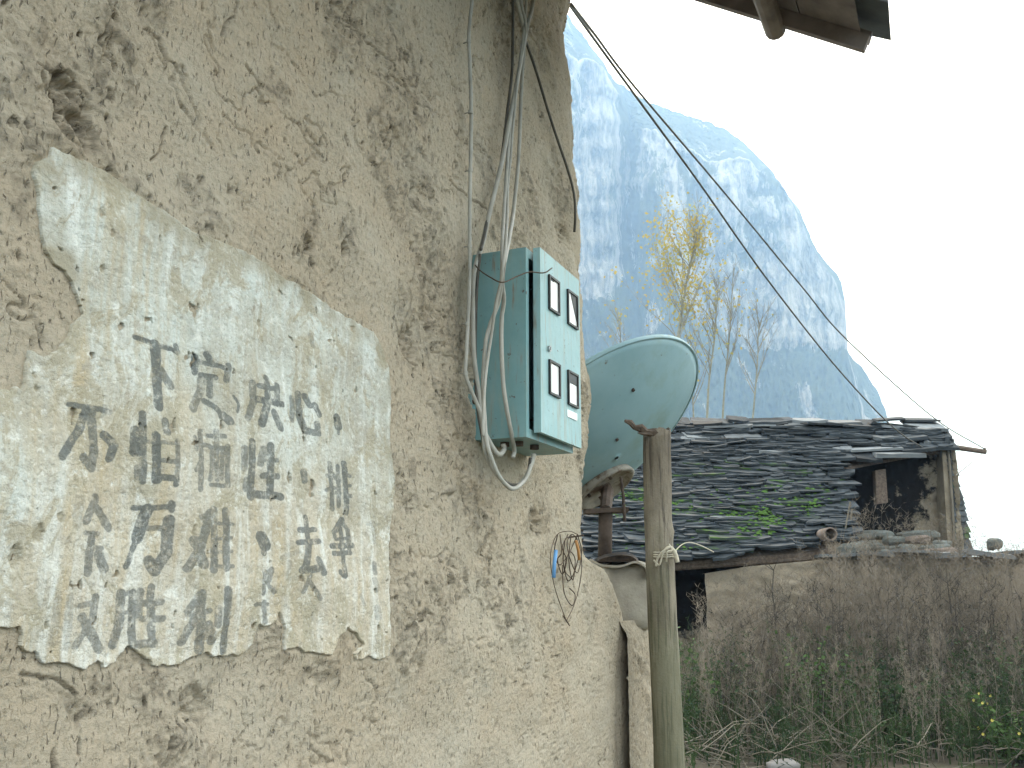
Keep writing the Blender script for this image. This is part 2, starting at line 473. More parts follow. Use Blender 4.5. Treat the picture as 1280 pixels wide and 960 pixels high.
class MB:
    def __init__(s): s.v = []; s.f = []
    def add(s, v, f):
        o = len(s.v); s.v += [tuple(map(float, p)) for p in v]; s.f += [tuple(o + i for i in q) for q in f]
    def box8(s, p):      # 8 points: bottom 0-3, top 4-7
        s.add(p, [(3, 2, 1, 0), (4, 5, 6, 7), (0, 1, 5, 4), (1, 2, 6, 5), (2, 3, 7, 6), (3, 0, 4, 7)])
    def prism(s, poly, dirv):   # extrude a 3D polygon along dirv
        n = len(poly); P = [np.asarray(p, float) for p in poly]; Q = [p + np.asarray(dirv, float) for p in P]
        s.add(P + Q, [tuple(range(n - 1, -1, -1)), tuple(range(n, 2 * n))] + [(i, (i + 1) % n, n + (i + 1) % n, n + i) for i in range(n)])
    def build(s, name, mat, parent=None, smooth=False, origin=None): return build(name, s.v, s.f, mat, parent, smooth, origin)

def catmull(P, n=6):
    P = [np.asarray(p, float) for p in P]
    if len(P) < 3: return P
    Q = [2 * P[0] - P[1]] + P + [2 * P[-1] - P[-2]]
    out = []
    for i in range(1, len(Q) - 2):
        for k in range(n):
            t = k / n
            out.append(0.5 * ((2 * Q[i]) + (-Q[i - 1] + Q[i + 1]) * t + (2 * Q[i - 1] - 5 * Q[i] + 4 * Q[i + 1] - Q[i + 2]) * t * t + (-Q[i - 1] + 3 * Q[i] - 3 * Q[i + 1] + Q[i + 2]) * t ** 3))
    out.append(P[-1])
    return out

def tube(mb, P, r, sides=6, caps=True):
    P = [np.asarray(p, float) for p in P]
    n = len(P); rr = r if hasattr(r, '__len__') else [r] * n
    ref = np.array([0.31, 0.17, 0.93]); V = []
    for i in range(n):
        t = P[min(i + 1, n - 1)] - P[max(i - 1, 0)]; t = t / (np.linalg.norm(t) + 1e-12)
        a = np.cross(t, ref)
        if np.linalg.norm(a) < 1e-3: a = np.cross(t, [1, 0, 0])
        a /= np.linalg.norm(a); b = np.cross(t, a)
        for k in range(sides):
            th = 2 * pi * k / sides
            V.append(P[i] + rr[i] * (cos(th) * a + sin(th) * b))
    F = [(i * sides + k, i * sides + (k + 1) % sides, (i + 1) * sides + (k + 1) % sides, (i + 1) * sides + k) for i in range(n - 1) for k in range(sides)]
    if caps: F += [tuple(range(sides - 1, -1, -1)), tuple((n - 1) * sides + k for k in range(sides))]
    mb.add(V, F)

# wall-frame box
def wbox(mb, u0, u1, q0, q1, z0, z1):
    mb.box8([wp(u0, q0, z0), wp(u1, q0, z0), wp(u1, q1, z0), wp(u0, q1, z0), wp(u0, q0, z1), wp(u1, q0, z1), wp(u1, q1, z1), wp(u0, q1, z1)])

# =================================================================== SETTING
# ground sheet to the horizon
gv = []; rs = [0, 3, 6, 8, 10, 12, 14, 17, 22, 30, 50, 100, 200, 300, 500, 900, 1600, 2600]; na = 48
gr = []
for r in rs:
    for k in range(na):
        a = 2 * pi * k / na
        x, y = r * cos(a), 8 + r * sin(a)
        x = min(max(x, -900), 1150); y = min(max(y, -350), 1490)
        z = 0.06 * float(gn(np.array(x * 0.5), np.array(y * 0.5), 5)) if r < 40 else 0
        gv.append((x, y, z))
gf = [(i * na + k, i * na + (k + 1) % na, (i + 1) * na + (k + 1) % na, (i + 1) * na + k) for i in range(len(rs) - 1) for k in range(na)]
g = build('ground', gv, gf, M['ground'], smooth=True)
g['kind'] = 'structure'

# ------------------------------------------------------------------ cliff
def cliff():
    D0 = 900.0
    sk = np.array([(560, -40), (640, -20), (700, 5), (717, 28), (732, 48), (768, 98), (785, 112), (805, 124), (835, 136), (862, 145), (890, 153), (908, 162), (930, 178), (952, 198), (968, 218), (985, 240), (1000, 262), (1008, 285), (1022, 315), (1040, 335), (1052, 350), (1056, 380), (1059, 436), (1066, 448), (1080, 462), (1092, 480), (1101, 497), (1108, 520), (1122, 560), (1140, 620), (1160, 690), (1185, 745), (1240, 775), (1420, 780)], float)
    rim = np.array([(560, 60), (700, 60), (750, 85), (775, 120), (790, 160), (820, 165), (850, 185), (900, 205), (930, 200), (960, 210), (985, 245), (1005, 285), (1035, 340), (1056, 380), (1059, 437), (1080, 520), (1420, 760)], float)
    toe = np.array([(560, 380), (720, 372), (760, 372), (800, 350), (830, 340), (870, 400), (920, 430), (970, 437), (1020, 440), (1059, 438), (1080, 530), (1420, 770)], float)
    nc, nr = 400, 330
    px = np.linspace(560, 1230, nc)
    c2 = np.linspace(0, 1, nr)
    PX, S_ = np.meshgrid(px, c2)
    wob = 5 * fbm(PX * 0.05, S_ * 0 + 2, 4, 3)
    ys = np.interp(PX, sk[:, 0], sk[:, 1]) + 3.0 * fbm(PX * 0.09, S_ * 0 + 1, 5, 31) + 2.2 * np.abs(fbm(PX * 0.35, S_ * 0 + 1, 4, 32))
    yr = np.maximum(np.interp(PX, rim[:, 0], rim[:, 1]) + 14 * fbm(PX * 0.03, S_ * 0 + 7, 4, 9), ys + 1)
    yt = np.maximum(np.interp(PX, toe[:, 0], toe[:, 1]) + 12 * fbm(PX * 0.04, S_ * 0 + 4, 4, 12), yr + 1)
    base_y = 800.0
    # param: 0..0.3 talus, 0.3..0.85 face, 0.85..1 top slope
    a = np.clip(S_ / 0.3, 0, 1); b = np.clip((S_ - 0.3) / 0.55, 0, 1); c = np.clip((S_ - 0.85) / 0.15, 0, 1)
    y = np.where(S_ < 0.3, base_y + (yt - base_y) * a, np.where(S_ < 0.85, yt + (yr - yt) * b, yr + (ys - yr) * c))
    # plan distance: face leans and curls back at the nose
    D = D0 + 0.35 * (PX - 900) + 260 * sstep(1000, 1200, PX)
    D = D - 190 * (1 - a) + 16 * b + 130 * c
    face = (S_ >= 0.3) & (S_ < 0.86)
    rel = 30 * fbm(PX * 0.022, y * 0.006, 3, 21) + 9 * np.abs(fbm(PX * 0.09, y * 0.010, 4, 22)) + 5 * fbm(PX * 0.20, y * 0.05, 4, 23)
    rel = rel + 45 * np.exp(-((PX - 783 - 0.03 * (y - 200)) / 13) ** 2) * sstep(95, 140, y)
    led = 2.5 * np.sin(y * 0.16 + 2.2 * fbm(PX * .03, y * .03, 3, 44))
    D = D + (rel + led * face) * np.where(S_ < 0.3, 0.35 + 0.65 * a ** 2, 1 - 0.6 * c)
    D = D + 9 * fbm(PX * 0.4, y * 0.4, 4, 45) * (~face)
    PX2 = PX + 3.0 * fbm(PX * 0.05, y * 0.05, 4, 61) * np.where(S_ > 0.3, 1, .3)
    rx, ry, rz = ray(PX2, y)
    s = D / ry
    V = np.stack([s * rx, D, EYE + s * rz], -1).reshape(-1, 3)
    V[:, 2] = np.maximum(V[:, 2], -0.5)
    o = build('cliff', V, grid_faces(nr, nc), M['cliff'], smooth=True)
    gul = np.exp(-((PX - 788 - 0.04 * (y - 200)) / 17) ** 2) * sstep(85, 140, y) * 0.75
    patch = 0.30 * fbm(PX * 0.02, y * 0.012, 4, 71) + 0.25 * sstep(60, 200, y) * np.exp(-((PX - 850) / 60) ** 2) * sstep(470, 300, y)
    veg = np.where(face, 0.05 + gul + patch + 0.5 * sstep(0.12, 0, b), np.where(S_ < 0.3, 0.95, 0.9))
    veg = np.where((S_ < .3), veg - 0.75 * np.exp(-((PX - 1010) / 12) ** 2 - ((y - 505) / 28) ** 2) - 0.55 * np.exp(-((PX - 820) / 16) ** 2 - ((y - 400) / 20) ** 2), veg)
    fattr(o, 'veg', veg)
    o['kind'] = 'structure'
cliff()

# haze: closed box of even, pale air round everything, sky outside
hz = MB(); X0, X1, Y0, Y1, Z0, Z1 = -910, 1160, -360, 1500, -1.5, 700
hz.box8([(X0, Y0, Z0), (X1, Y0, Z0), (X1, Y1, Z0), (X0, Y1, Z0), (X0, Y0, Z1), (X1, Y0, Z1), (X1, Y1, Z1), (X0, Y1, Z1)])
hm = bpy.data.materials.new('pale valley haze'); hm.use_nodes = True
nt = hm.node_tree; nt.nodes.clear()
pv = nt.nodes.new('ShaderNodeVolumePrincipled'); mo = nt.nodes.new('ShaderNodeOutputMaterial')
pv.inputs['Color'].default_value = (0.40, 0.64, 1.0, 1)
pv.inputs['Absorption Color'].default_value = (1, 1, 1, 1)      # scatters blue most, absorbs nothing
pv.inputs['Density'].default_value = 0.00047
pv.inputs['Anisotropy'].default_value = 0.35
nt.links.new(pv.outputs[0], mo.inputs['Volume'])
hz = hz.build('haze', hm); hz['kind'] = 'stuff'

# =================================================================== OWN HOUSE: mud wall, limewash, roof
house = thing('mud_house', wp(0.5, 0, 0), 'mud walled farmhouse filling the left side, flaking whitewash slogan on its near wall', 'house')
PLPX = [(45, 231), (40, 214), (46, 200), (62, 195), (67, 182), (88, 196), (110, 203), (130, 215), (165, 243), (200, 263), (235, 290), (270, 303), (310, 318), (350, 343), (400, 370), (440, 398), (468, 413), (480, 440), (488, 460), (491, 500), (488, 560), (491, 600), (487, 640), (483, 700), (480, 782), (478, 821), (467, 825), (457, 821), (439, 828), (436, 816), (449, 806), (441, 795), (428, 785), (415, 798), (405, 821), (389, 816), (376, 816), (362, 810), (348, 813), (345, 782), (340, 767), (335, 780), (324, 785), (318, 782), (314, 793), (314, 806), (298, 821), (282, 820), (262, 821), (249, 817), (234, 823), (219, 832), (206, 833), (193, 832), (180, 823), (169, 812), (159, 807), (151, 819), (141, 829), (129, 837), (120, 828), (104, 836), (88, 832), (65, 829), (49, 832), (39, 817), (23, 815), (12, 808), (16, 793), (10, 785), (0, 785), (-60, 790), (-120, 760), (-140, 640), (-110, 520), (-50, 488), (2, 487), (10, 482), (15, 487), (20, 480), (24, 455), (31, 438), (45, 444), (54, 442), (65, 434), (72, 425), (82, 407), (96, 393), (85, 364), (75, 339), (62, 331), (50, 314), (48, 285), (46, 256)]
PLUZ = [tuple(float(c) for c in wuz(*p)) for p in PLPX]

def basew(u, z):
    return 0.045 * fbm(u * 0.9, z * 0.9, 3, 101) + 0.014 * fbm(u * 3.1, z * 3.1, 3, 102)

# big pits and gouges: (pixel x, y, radius u, radius z, depth, angle)
PITS = [(95, 128, .06, .10, .040, .4), (110, 165, .035, .06, .028, .2), (385, 306, .040, .036, .045, 0), (433, 313, .022, .032, .035, 0), (520, 425, .085, .090, .038, 0), (505, 380, .045, .06, .018, 0), (668, 655, .10, .060, .040, 0), (235, 880, .07, .07, .022, 0), (300, 250, .06, .07, .010, 0), (420, 20, .10, .10, .012, 0), (470, 70, .09, .12, .010, .5), (500, 605, .05, .05, .014, 0), (590, 180, .12, .05, .013, .5), (134, 45, .02, .08, .022, 0), (705, 290, .10, .05, .022, 0), (665, 20, .3, .12, .012, 0)]
CRACKS = [[(128, 0), (130, 30), (122, 55), (140, 80)], [(181, 40), (195, 48), (205, 75), (228, 95)], [(305, 85), (315, 97), (326, 110)], [(205, 165), (203, 180), (190, 205)], [(296, 0), (292, 20), (278, 42)], [(340, 85), (344, 95)], [(415, 15), (450, 45), (480, 80), (510, 120)], [(60, 90), (75, 120), (70, 150), (95, 180)], [(55, 80), (90, 92), (115, 120)], [(600, 180), (618, 195), (626, 230)], [(500, 400), (512, 440), (530, 462)], [(645, 590), (660, 630), (665, 690)], [(20, 840), (60, 850), (100, 870)], [(560, 230), (590, 250), (612, 262)], [(415, 830), (417, 850)]]
EDGE = [(719, -60), (717, 0), (712, 40), (712, 80), (717, 120), (716, 200), (722, 260), (725, 320), (728, 380), (730, 430), (737, 480), (737, 560), (734, 620), (734, 688), (738, 696), (748, 702), (762, 712), (775, 735), (783, 765), (788, 800), (792, 850), (797, 960), (800, 1100)]
EDGE = [(x_ + (10 if y_ < 700 else 6), y_) for x_, y_ in EDGE]
EU, EZ = zip(*[wuz(*p) for p in EDGE])
EZ = np.array(EZ)[::-1].astype(float); EU = np.array(EU)[::-1].astype(float)

def segdist(u, z, pts):
    d = np.full(u.shape, 1e9)
    for a, b in zip(pts[:-1], pts[1:]):
        e0, e1 = b[0] - a[0], b[1] - a[1]
        t = np.clip(((u - a[0]) * e0 + (z - a[1]) * e1) / (e0 * e0 + e1 * e1 + 1e-12), 0, 1)
        d = np.minimum(d, (u - a[0] - e0 * t) ** 2 + (z - a[1] - e1 * t) ** 2)
    return np.sqrt(d)

ROUGH = [(95, 130, .12, .17, .3), (430, 30, .16, .16, .6), (490, 95, .14, .12, .6), (600, 190, .30, .08, -.5), (660, 320, .4, .10, 0), (250, 262, .09, .10, 0), (385, 290, .07, .10, 0), (435, 290, .06, .10, 0), (520, 410, .15, .16, 0), (240, 880, .12, .08, 0), (400, 840, .12, .05, 0), (668, 650, .18, .08, 0), (640, 30, .5, .15, 0), (140, 60, .06, .14, 0), (345, 105, .10, .05, 0), (120, 870, .14, .05, 0), (505, 610, .10, .10, 0), (20, 250, .05, .06, 0), (700, 240, .25, .18, 0), (560, 720, .12, .10, 0), (190, 20, .08, .08, 0)]
def mud_detail(u, z):
    wu = u + 0.05 * fbm(u * 6, z * 6, 3, 7); wz = z + 0.05 * fbm(u * 6 + 50, z * 6, 3, 8)
    n = fbm(wu * 6.5 + wz * 1.5, wz * 5.0, 5, 11)
    amt = 0.12 + 0.88 * sstep(0.05, 0.42, fbm(u * 1.7 + .8 * z, z * 1.5, 4, 14))
    for (x_, y_, ru_, rz2_, an_) in ROUGH:
        cu_, cz_ = wuz(x_, y_); du_ = wu - cu_; dz_ = wz - cz_
        a_ = du_ * cos(an_) + dz_ * sin(an_); b_ = -du_ * sin(an_) + dz_ * cos(an_)
        amt = np.maximum(amt, sstep(1.25, 0.5, np.sqrt((a_ / ru_) ** 2 + (b_ / rz2_) ** 2) + .5 * fbm(u * 7, z * 7, 3, 41)))
    amt = np.clip(amt, 0, 1)
    L = n * 5.0; fl = np.floor(L); t = L - fl
    terr = (fl + sstep(0.0, 0.22, t)) / 5.0
    h = 0.022 * terr * amt
    n2 = fbm(wu * 24, wz * 17, 4, 15)
    h = h + 0.0034 * n2 * (0.5 + amt)
    L2 = fbm(wu * 17 + 3, wz * 12, 4, 25) * 3.0; f2 = np.floor(L2)
    h = h + 0.0045 * (f2 + sstep(0, 0.2, L2 - f2)) / 1.5 * amt
    h = h + 0.0042 * fbm(u * 62, z * 50, 3, 16) * (.5 + .5 * sstep(-.1, .3, fbm(u * 3, z * 3, 2, 17)))
    # short undercut nicks
    k = fbm(u * 30, z * 13, 3, 18)
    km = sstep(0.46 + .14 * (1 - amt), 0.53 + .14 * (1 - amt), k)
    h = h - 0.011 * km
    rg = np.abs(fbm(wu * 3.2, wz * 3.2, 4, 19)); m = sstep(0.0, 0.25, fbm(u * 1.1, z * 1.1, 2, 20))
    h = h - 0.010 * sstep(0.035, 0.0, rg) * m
    return h, km * 0.8 + amt * (0.16 + 0.55 * sstep(-.05, .3, n2)) + 0.35 * sstep(0.03, 0.0, rg) * m  # darkens nicks and cracks as painted crevice shade, plus dark rough mud

def pits(u, z):
    h = np.zeros_like(u); st = np.zeros_like(u)
    for (x, y, ru, rz_, dp, an) in PITS:
        cu, cz = wuz(x, y)
        ru *= 0.9
        du = (u - cu); dz = (z - cz)
        a = du * cos(an) + dz * sin(an); b = -du * sin(an) + dz * cos(an)
        near = (np.abs(du) < ru * 2.5 + .05) & (np.abs(dz) < rz_ * 2.5 + .05)
        if not near.any(): continue
        un, zn = u[near], z[near]
        r = np.sqrt((a[near] / ru) ** 2 + (b[near] / rz_) ** 2) + 0.45 * fbm(un * 14, zn * 14, 4, 33)
        m = sstep(1.0, 0.55, r)
        h[near] -= dp * m * (0.55 + 0.8 * fbm(un * 34, zn * 34, 4, 34)) - .006 * m * fbm(un * 90, zn * 90, 2, 37)
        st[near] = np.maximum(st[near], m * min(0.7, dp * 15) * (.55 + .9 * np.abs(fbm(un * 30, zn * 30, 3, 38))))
    for c in CRACKS:
        pts = [tuple(float(k) for k in wuz(*p)) for p in c]
        box = (u > min(p[0] for p in pts) - .06) & (u < max(p[0] for p in pts) + .06) & (z > min(p[1] for p in pts) - .06) & (z < max(p[1] for p in pts) + .06)
        d = np.full(u.shape, 1.0); ub_, zb_ = u[box], z[box]
        if not box.any(): continue
        d[box] = segdist(ub_ + 0.02 * fbm(ub_ * 12, zb_ * 12, 3, 35), zb_ + 0.02 * fbm(ub_ * 12 + 9, zb_ * 12, 3, 36), pts)
        h -= 0.012 * sstep(0.007, 0.001, d) - 0.004 * sstep(0.03, 0.0, d)
        st = np.maximum(st, 0.7 * sstep(0.006, 0.002, d))  # dark tone along each crack paints in its shade
    return h, st

def build_wall():
    ph = np.linspace(radians(53.5), math.atan(DW / 4.95), 560)
    uc = DW / np.tan(ph)
    cols = np.concatenate([np.linspace(-2.5, uc[0] - 0.05, 14), uc])
    s = (cols - cols[0]) / (cols[-1] - cols[0])
    zs = np.concatenate([np.linspace(0, 0.6, 10)[:-1], np.arange(0.6, 4.98, 0.0046), np.linspace(5.0, 5.32, 5)])
    Sg, Z = np.meshgrid(s, zs)
    ue = np.interp(Z, EZ, EU) + 0.035 * fbm(Z * 5, Z * 0 + 3, 4, 91) * sstep(0, .3, np.abs(Z - 1.82) + .12)
    fixed = cols[0] + Sg * (cols[-1] - cols[0])
    # columns stay put near the camera and stretch to the ragged end
    k = sstep(0.45, 1.0, Sg)
    U = fixed * (1 - k) + (cols[0] + Sg * (ue - cols[0])) * k
    U[:, -1] = ue[:, -1]
    det, st = mud_detail(U, Z)
    ph_, st2 = pits(U, Z)
    SD = sdf_poly(U, Z, PLUZ)
    m = sstep(0.012, -0.004, SD)
    q = basew(U, Z) + (det + ph_) * (1 - 0.85 * m) + 0.002 * (1 - m) * sstep(0.06, 0.0, np.abs(SD))
    dist = (ue - U)
    q = q - 0.05 * sstep(0.30, 0.0, dist) ** 2 * 1.2
    # wrap round the corner
    wr = [(0.012, -0.05), (0.010, -0.10), (-0.01, -0.18), (-0.03, -0.30), (-0.03, -0.50)]
    Uw = np.stack([ue[:, -1] + a + 0.02 * fbm(Z[:, 0] * 6, Z[:, 0] * 0 + b * 9, 3, 93) for a, b in wr], 1)
    Qw = np.stack([q[:, -1] + b for a, b in wr], 1)
    nn = len(zs)
    U2 = np.concatenate([U, Uw], 1); Q2 = np.concatenate([q, Qw], 1); Z2 = np.concatenate([Z, np.repeat(Z[:, -1:], len(wr), 1)], 1)
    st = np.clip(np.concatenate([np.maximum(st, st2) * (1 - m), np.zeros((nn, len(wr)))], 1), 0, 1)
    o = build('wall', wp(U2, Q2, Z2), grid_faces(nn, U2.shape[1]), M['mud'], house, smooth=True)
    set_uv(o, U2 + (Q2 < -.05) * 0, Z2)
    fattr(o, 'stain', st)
    pale = 0.22 * sstep(-0.1, 0.5, fbm(U2 * 1.6, Z2 * 1.3, 4, 51)) * sstep(2.6, 1.0, Z2) * sstep(2.2, 3.6, U2) + 0.22 * sstep(-.1, .5, fbm(U2 * 2.5, Z2 * 2.5, 4, 52)) * (1 - m[:, [0]] * 0)
    fattr(o, 'pale', np.clip(pale, 0, 1))
    return o
wall = build_wall()

# painted strokes: (points in photo pixels, width px, darkness)
K = [
 ([(159, 422), (186, 431), (215, 440)], 5, .9), ([(213, 433), (214, 441)], 5, .8), ([(186, 432), (186, 508)], 10, .9), ([(191, 463), (205, 483)], 9, .6),
 ([(236, 448), (236, 465)], 7, .9), ([(249, 444), (256, 455)], 6, .9), ([(240, 453), (275, 461)], 4.5, .8), ([(276, 458), (274, 476)], 6, .7), ([(244, 470), (261, 473)], 5, .8), ([(255, 473), (255, 495)], 6, .7), ([(245, 476), (243, 490), (233, 511)], 8, .4), ([(248, 502), (262, 510), (279, 528)], 5, .7), ([(271, 520), (279, 527)], 8, .7),
 ([(284, 496), (289, 505), (289, 515)], 2.5, .7), ([(307, 480), (308, 502), (301, 523)], 6, .5), ([(315, 484), (338, 487)], 5, .8), ([(341, 483), (339, 500)], 6, .7), ([(313, 500), (347, 506)], 6, .9), ([(327, 473), (325, 503), (317, 530)], 7, .85), ([(334, 517), (342, 535)], 8, .8),
 ([(361, 497), (361, 525)], 5, .5), ([(370, 493), (370, 519), (377, 538), (394, 542), (393, 531)], 6.5, .75), ([(379, 496), (384, 506)], 7, .8), ([(391, 507), (396, 518)], 6, .85),
 ([(422, 523), (424, 532)], 9, .8), ([(425, 534), (425, 542)], 3, .6),
 ([(76, 507), (100, 510), (125, 516)], 5, .75), ([(96, 512), (85, 540), (64, 571)], 7, .85), ([(101, 512), (105, 560), (101, 586), (91, 573)], 8, .6), ([(118, 545), (131, 558), (124, 574)], 8, .85),
 ([(155, 540), (155, 565)], 9, .9), ([(164, 520), (166, 602)], 7, .75), ([(159, 585), (159, 597)], 6, .6), ([(194, 528), (197, 540)], 8, .6), ([(182, 546), (183, 600)], 9, .95), ([(209, 552), (208, 600)], 4.5, .5), ([(170, 553), (209, 555)], 3, .5), ([(188, 577), (208, 578)], 4, .65), ([(184, 597), (208, 598), (207, 606)], 6, .9),
 ([(241, 540), (241, 612)], 5.5, .5), ([(238, 556), (254, 558)], 4, .45), ([(233, 548), (234, 562)], 4, .5), ([(234, 588), (240, 578)], 4, .4), ([(252, 545), (273, 546)], 4, .6), ([(262, 540), (262, 600)], 5, .45), ([(257, 562), (254, 600)], 4, .4), ([(276, 558), (276, 607)], 5, .5), ([(254, 560), (277, 561)], 4.5, .55), ([(270, 562), (268, 598)], 4, .4), ([(255, 607), (277, 607)], 3.5, .5),
 ([(297, 561), (297, 586)], 6, .5), ([(306, 553), (307, 622)], 6, .75), ([(301, 600), (301, 611)], 6, .4), ([(320, 561), (317, 580)], 6, .4), ([(328, 558), (331, 620)], 7, .8), ([(320, 595), (340, 596)], 6, .6), ([(322, 575), (338, 576)], 4, .45), ([(313, 618), (345, 621)], 7, .8),
 ([(375, 591), (376, 600)], 7, .6),
 ([(411, 579), (413, 636)], 4.5, .7), ([(422, 583), (422, 633)], 4.5, .6), ([(431, 579), (433, 641)], 5, .8), ([(407, 595), (418, 595)], 3.5, .6), ([(405, 613), (416, 610)], 3.5, .5), ([(418, 599), (424, 600)], 3, .5), ([(418, 616), (424, 616)], 3, .4), ([(432, 594), (438, 595)], 3.5, .7), ([(432, 607), (438, 607)], 3.5, .6), ([(432, 619), (438, 620)], 3.5, .7),
 ([(86, 624), (83, 655)], 9, .22), ([(107, 623), (96, 650)], 8, .4), ([(109, 636), (128, 660)], 8, .45), ([(95, 666), (114, 668)], 4, .6), ([(104, 670), (101, 716)], 8, .6), ([(99, 685), (119, 685)], 4, .5), ([(115, 693), (123, 711)], 9, .6),
 ([(159, 635), (182, 635), (205, 633)], 5, .85), ([(203, 629), (204, 638)], 5, .8), ([(176, 637), (167, 673)], 11, .9), ([(167, 673), (152, 708)], 5.5, .9), ([(180, 661), (203, 661)], 5, .5), ([(202, 650), (201, 690), (191, 714), (182, 702)], 10, .7),
 ([(250, 642), (241, 680), (226, 710)], 8, .5), ([(232, 675), (244, 706)], 9, .5), ([(240, 646), (258, 640)], 5, .5), ([(256, 637), (256, 712)], 6.5, .6), ([(272, 640), (272, 710)], 7, .65), ([(262, 655), (281, 655)], 3, .5), ([(262, 673), (279, 672)], 3, .5), ([(262, 690), (279, 690)], 3, .4), ([(260, 708), (280, 708)], 4, .5),
 ([(319, 671), (323, 682)], 11, .8), ([(323, 682), (321, 692)], 5, .7),
 ([(366, 663), (389, 662)], 5, .8), ([(377, 647), (377, 681)], 6, .8), ([(363, 678), (392, 677)], 5, .75), ([(376, 683), (369, 713)], 6, .7), ([(367, 713), (391, 710)], 7, .75), ([(387, 700), (393, 716)], 6, .7),
 ([(427, 650), (417, 662)], 6, .8), ([(427, 652), (434, 662), (435, 676)], 4.5, .7), ([(413, 664), (415, 673)], 4, .7), ([(424, 661), (424, 720), (418, 715)], 5, .8), ([(409, 683), (439, 682)], 5, .85), ([(411, 692), (435, 691)], 4.5, .7), ([(415, 674), (436, 673)], 3.5, .7), ([(434, 676), (434, 692)], 4, .6),
 ([(376, 720), (368, 740)], 4, .4), ([(374, 725), (389, 748)], 4, .4), ([(322, 714), (320, 742)], 4, .5), ([(323, 718), (331, 712), (325, 730), (335, 740)], 4, .45), ([(311, 756), (327, 756)], 4, .45), ([(322, 753), (324, 777)], 4.5, .45), ([(345, 697), (362, 690)], 5, .25), ([(352, 703), (350, 725)], 4, .22),
 ([(61, 751), (61, 803)], 9, .25), ([(80, 746), (78, 808)], 8, .28), ([(64, 768), (78, 768)], 4, .2), ([(64, 785), (78, 785)], 4, .2), ([(94, 758), (113, 754)], 5, .4), ([(116, 746), (111, 775), (90, 807)], 7, .5), ([(97, 772), (112, 792), (121, 811)], 9, .5),
 ([(148, 742), (147, 782), (140, 806)], 9, .6), ([(163, 741), (165, 806)], 8, .65), ([(150, 743), (163, 741)], 4, .5), ([(150, 765), (163, 765)], 4, .5), ([(174, 740), (172, 768)], 8, .45), ([(187, 735), (189, 806)], 7, .6), ([(178, 753), (200, 753)], 6, .55), ([(178, 774), (201, 773)], 6, .55), ([(170, 805), (191, 805)], 8, .55),
 ([(243, 740), (228, 764)], 6, .6), ([(228, 768), (252, 764)], 5, .4), ([(242, 745), (242, 813)], 8, .6), ([(236, 770), (222, 803)], 7, .5), ([(250, 782), (257, 800)], 9, .5), ([(262, 761), (262, 780)], 7, .45), ([(273, 737), (273, 814)], 7, .75),
 ([(466, 652), (467, 678)], 3, .3), ([(459, 656), (473, 655)], 2.5, .3), ([(466, 704), (466, 717)], 3.5, .4), ([(464, 725), (467, 736)], 5, .3), ([(465, 759), (466, 772)], 6, .35), ([(445, 744), (450, 756)], 3, .3), ([(222, 397), (230, 400), (232, 420)], 5, .18), ([(390, 420), (392, 432)], 5, .35), ([(384, 447), (386, 455)], 4, .3), ([(452, 700), (460, 698)], 2.5, .3),
]
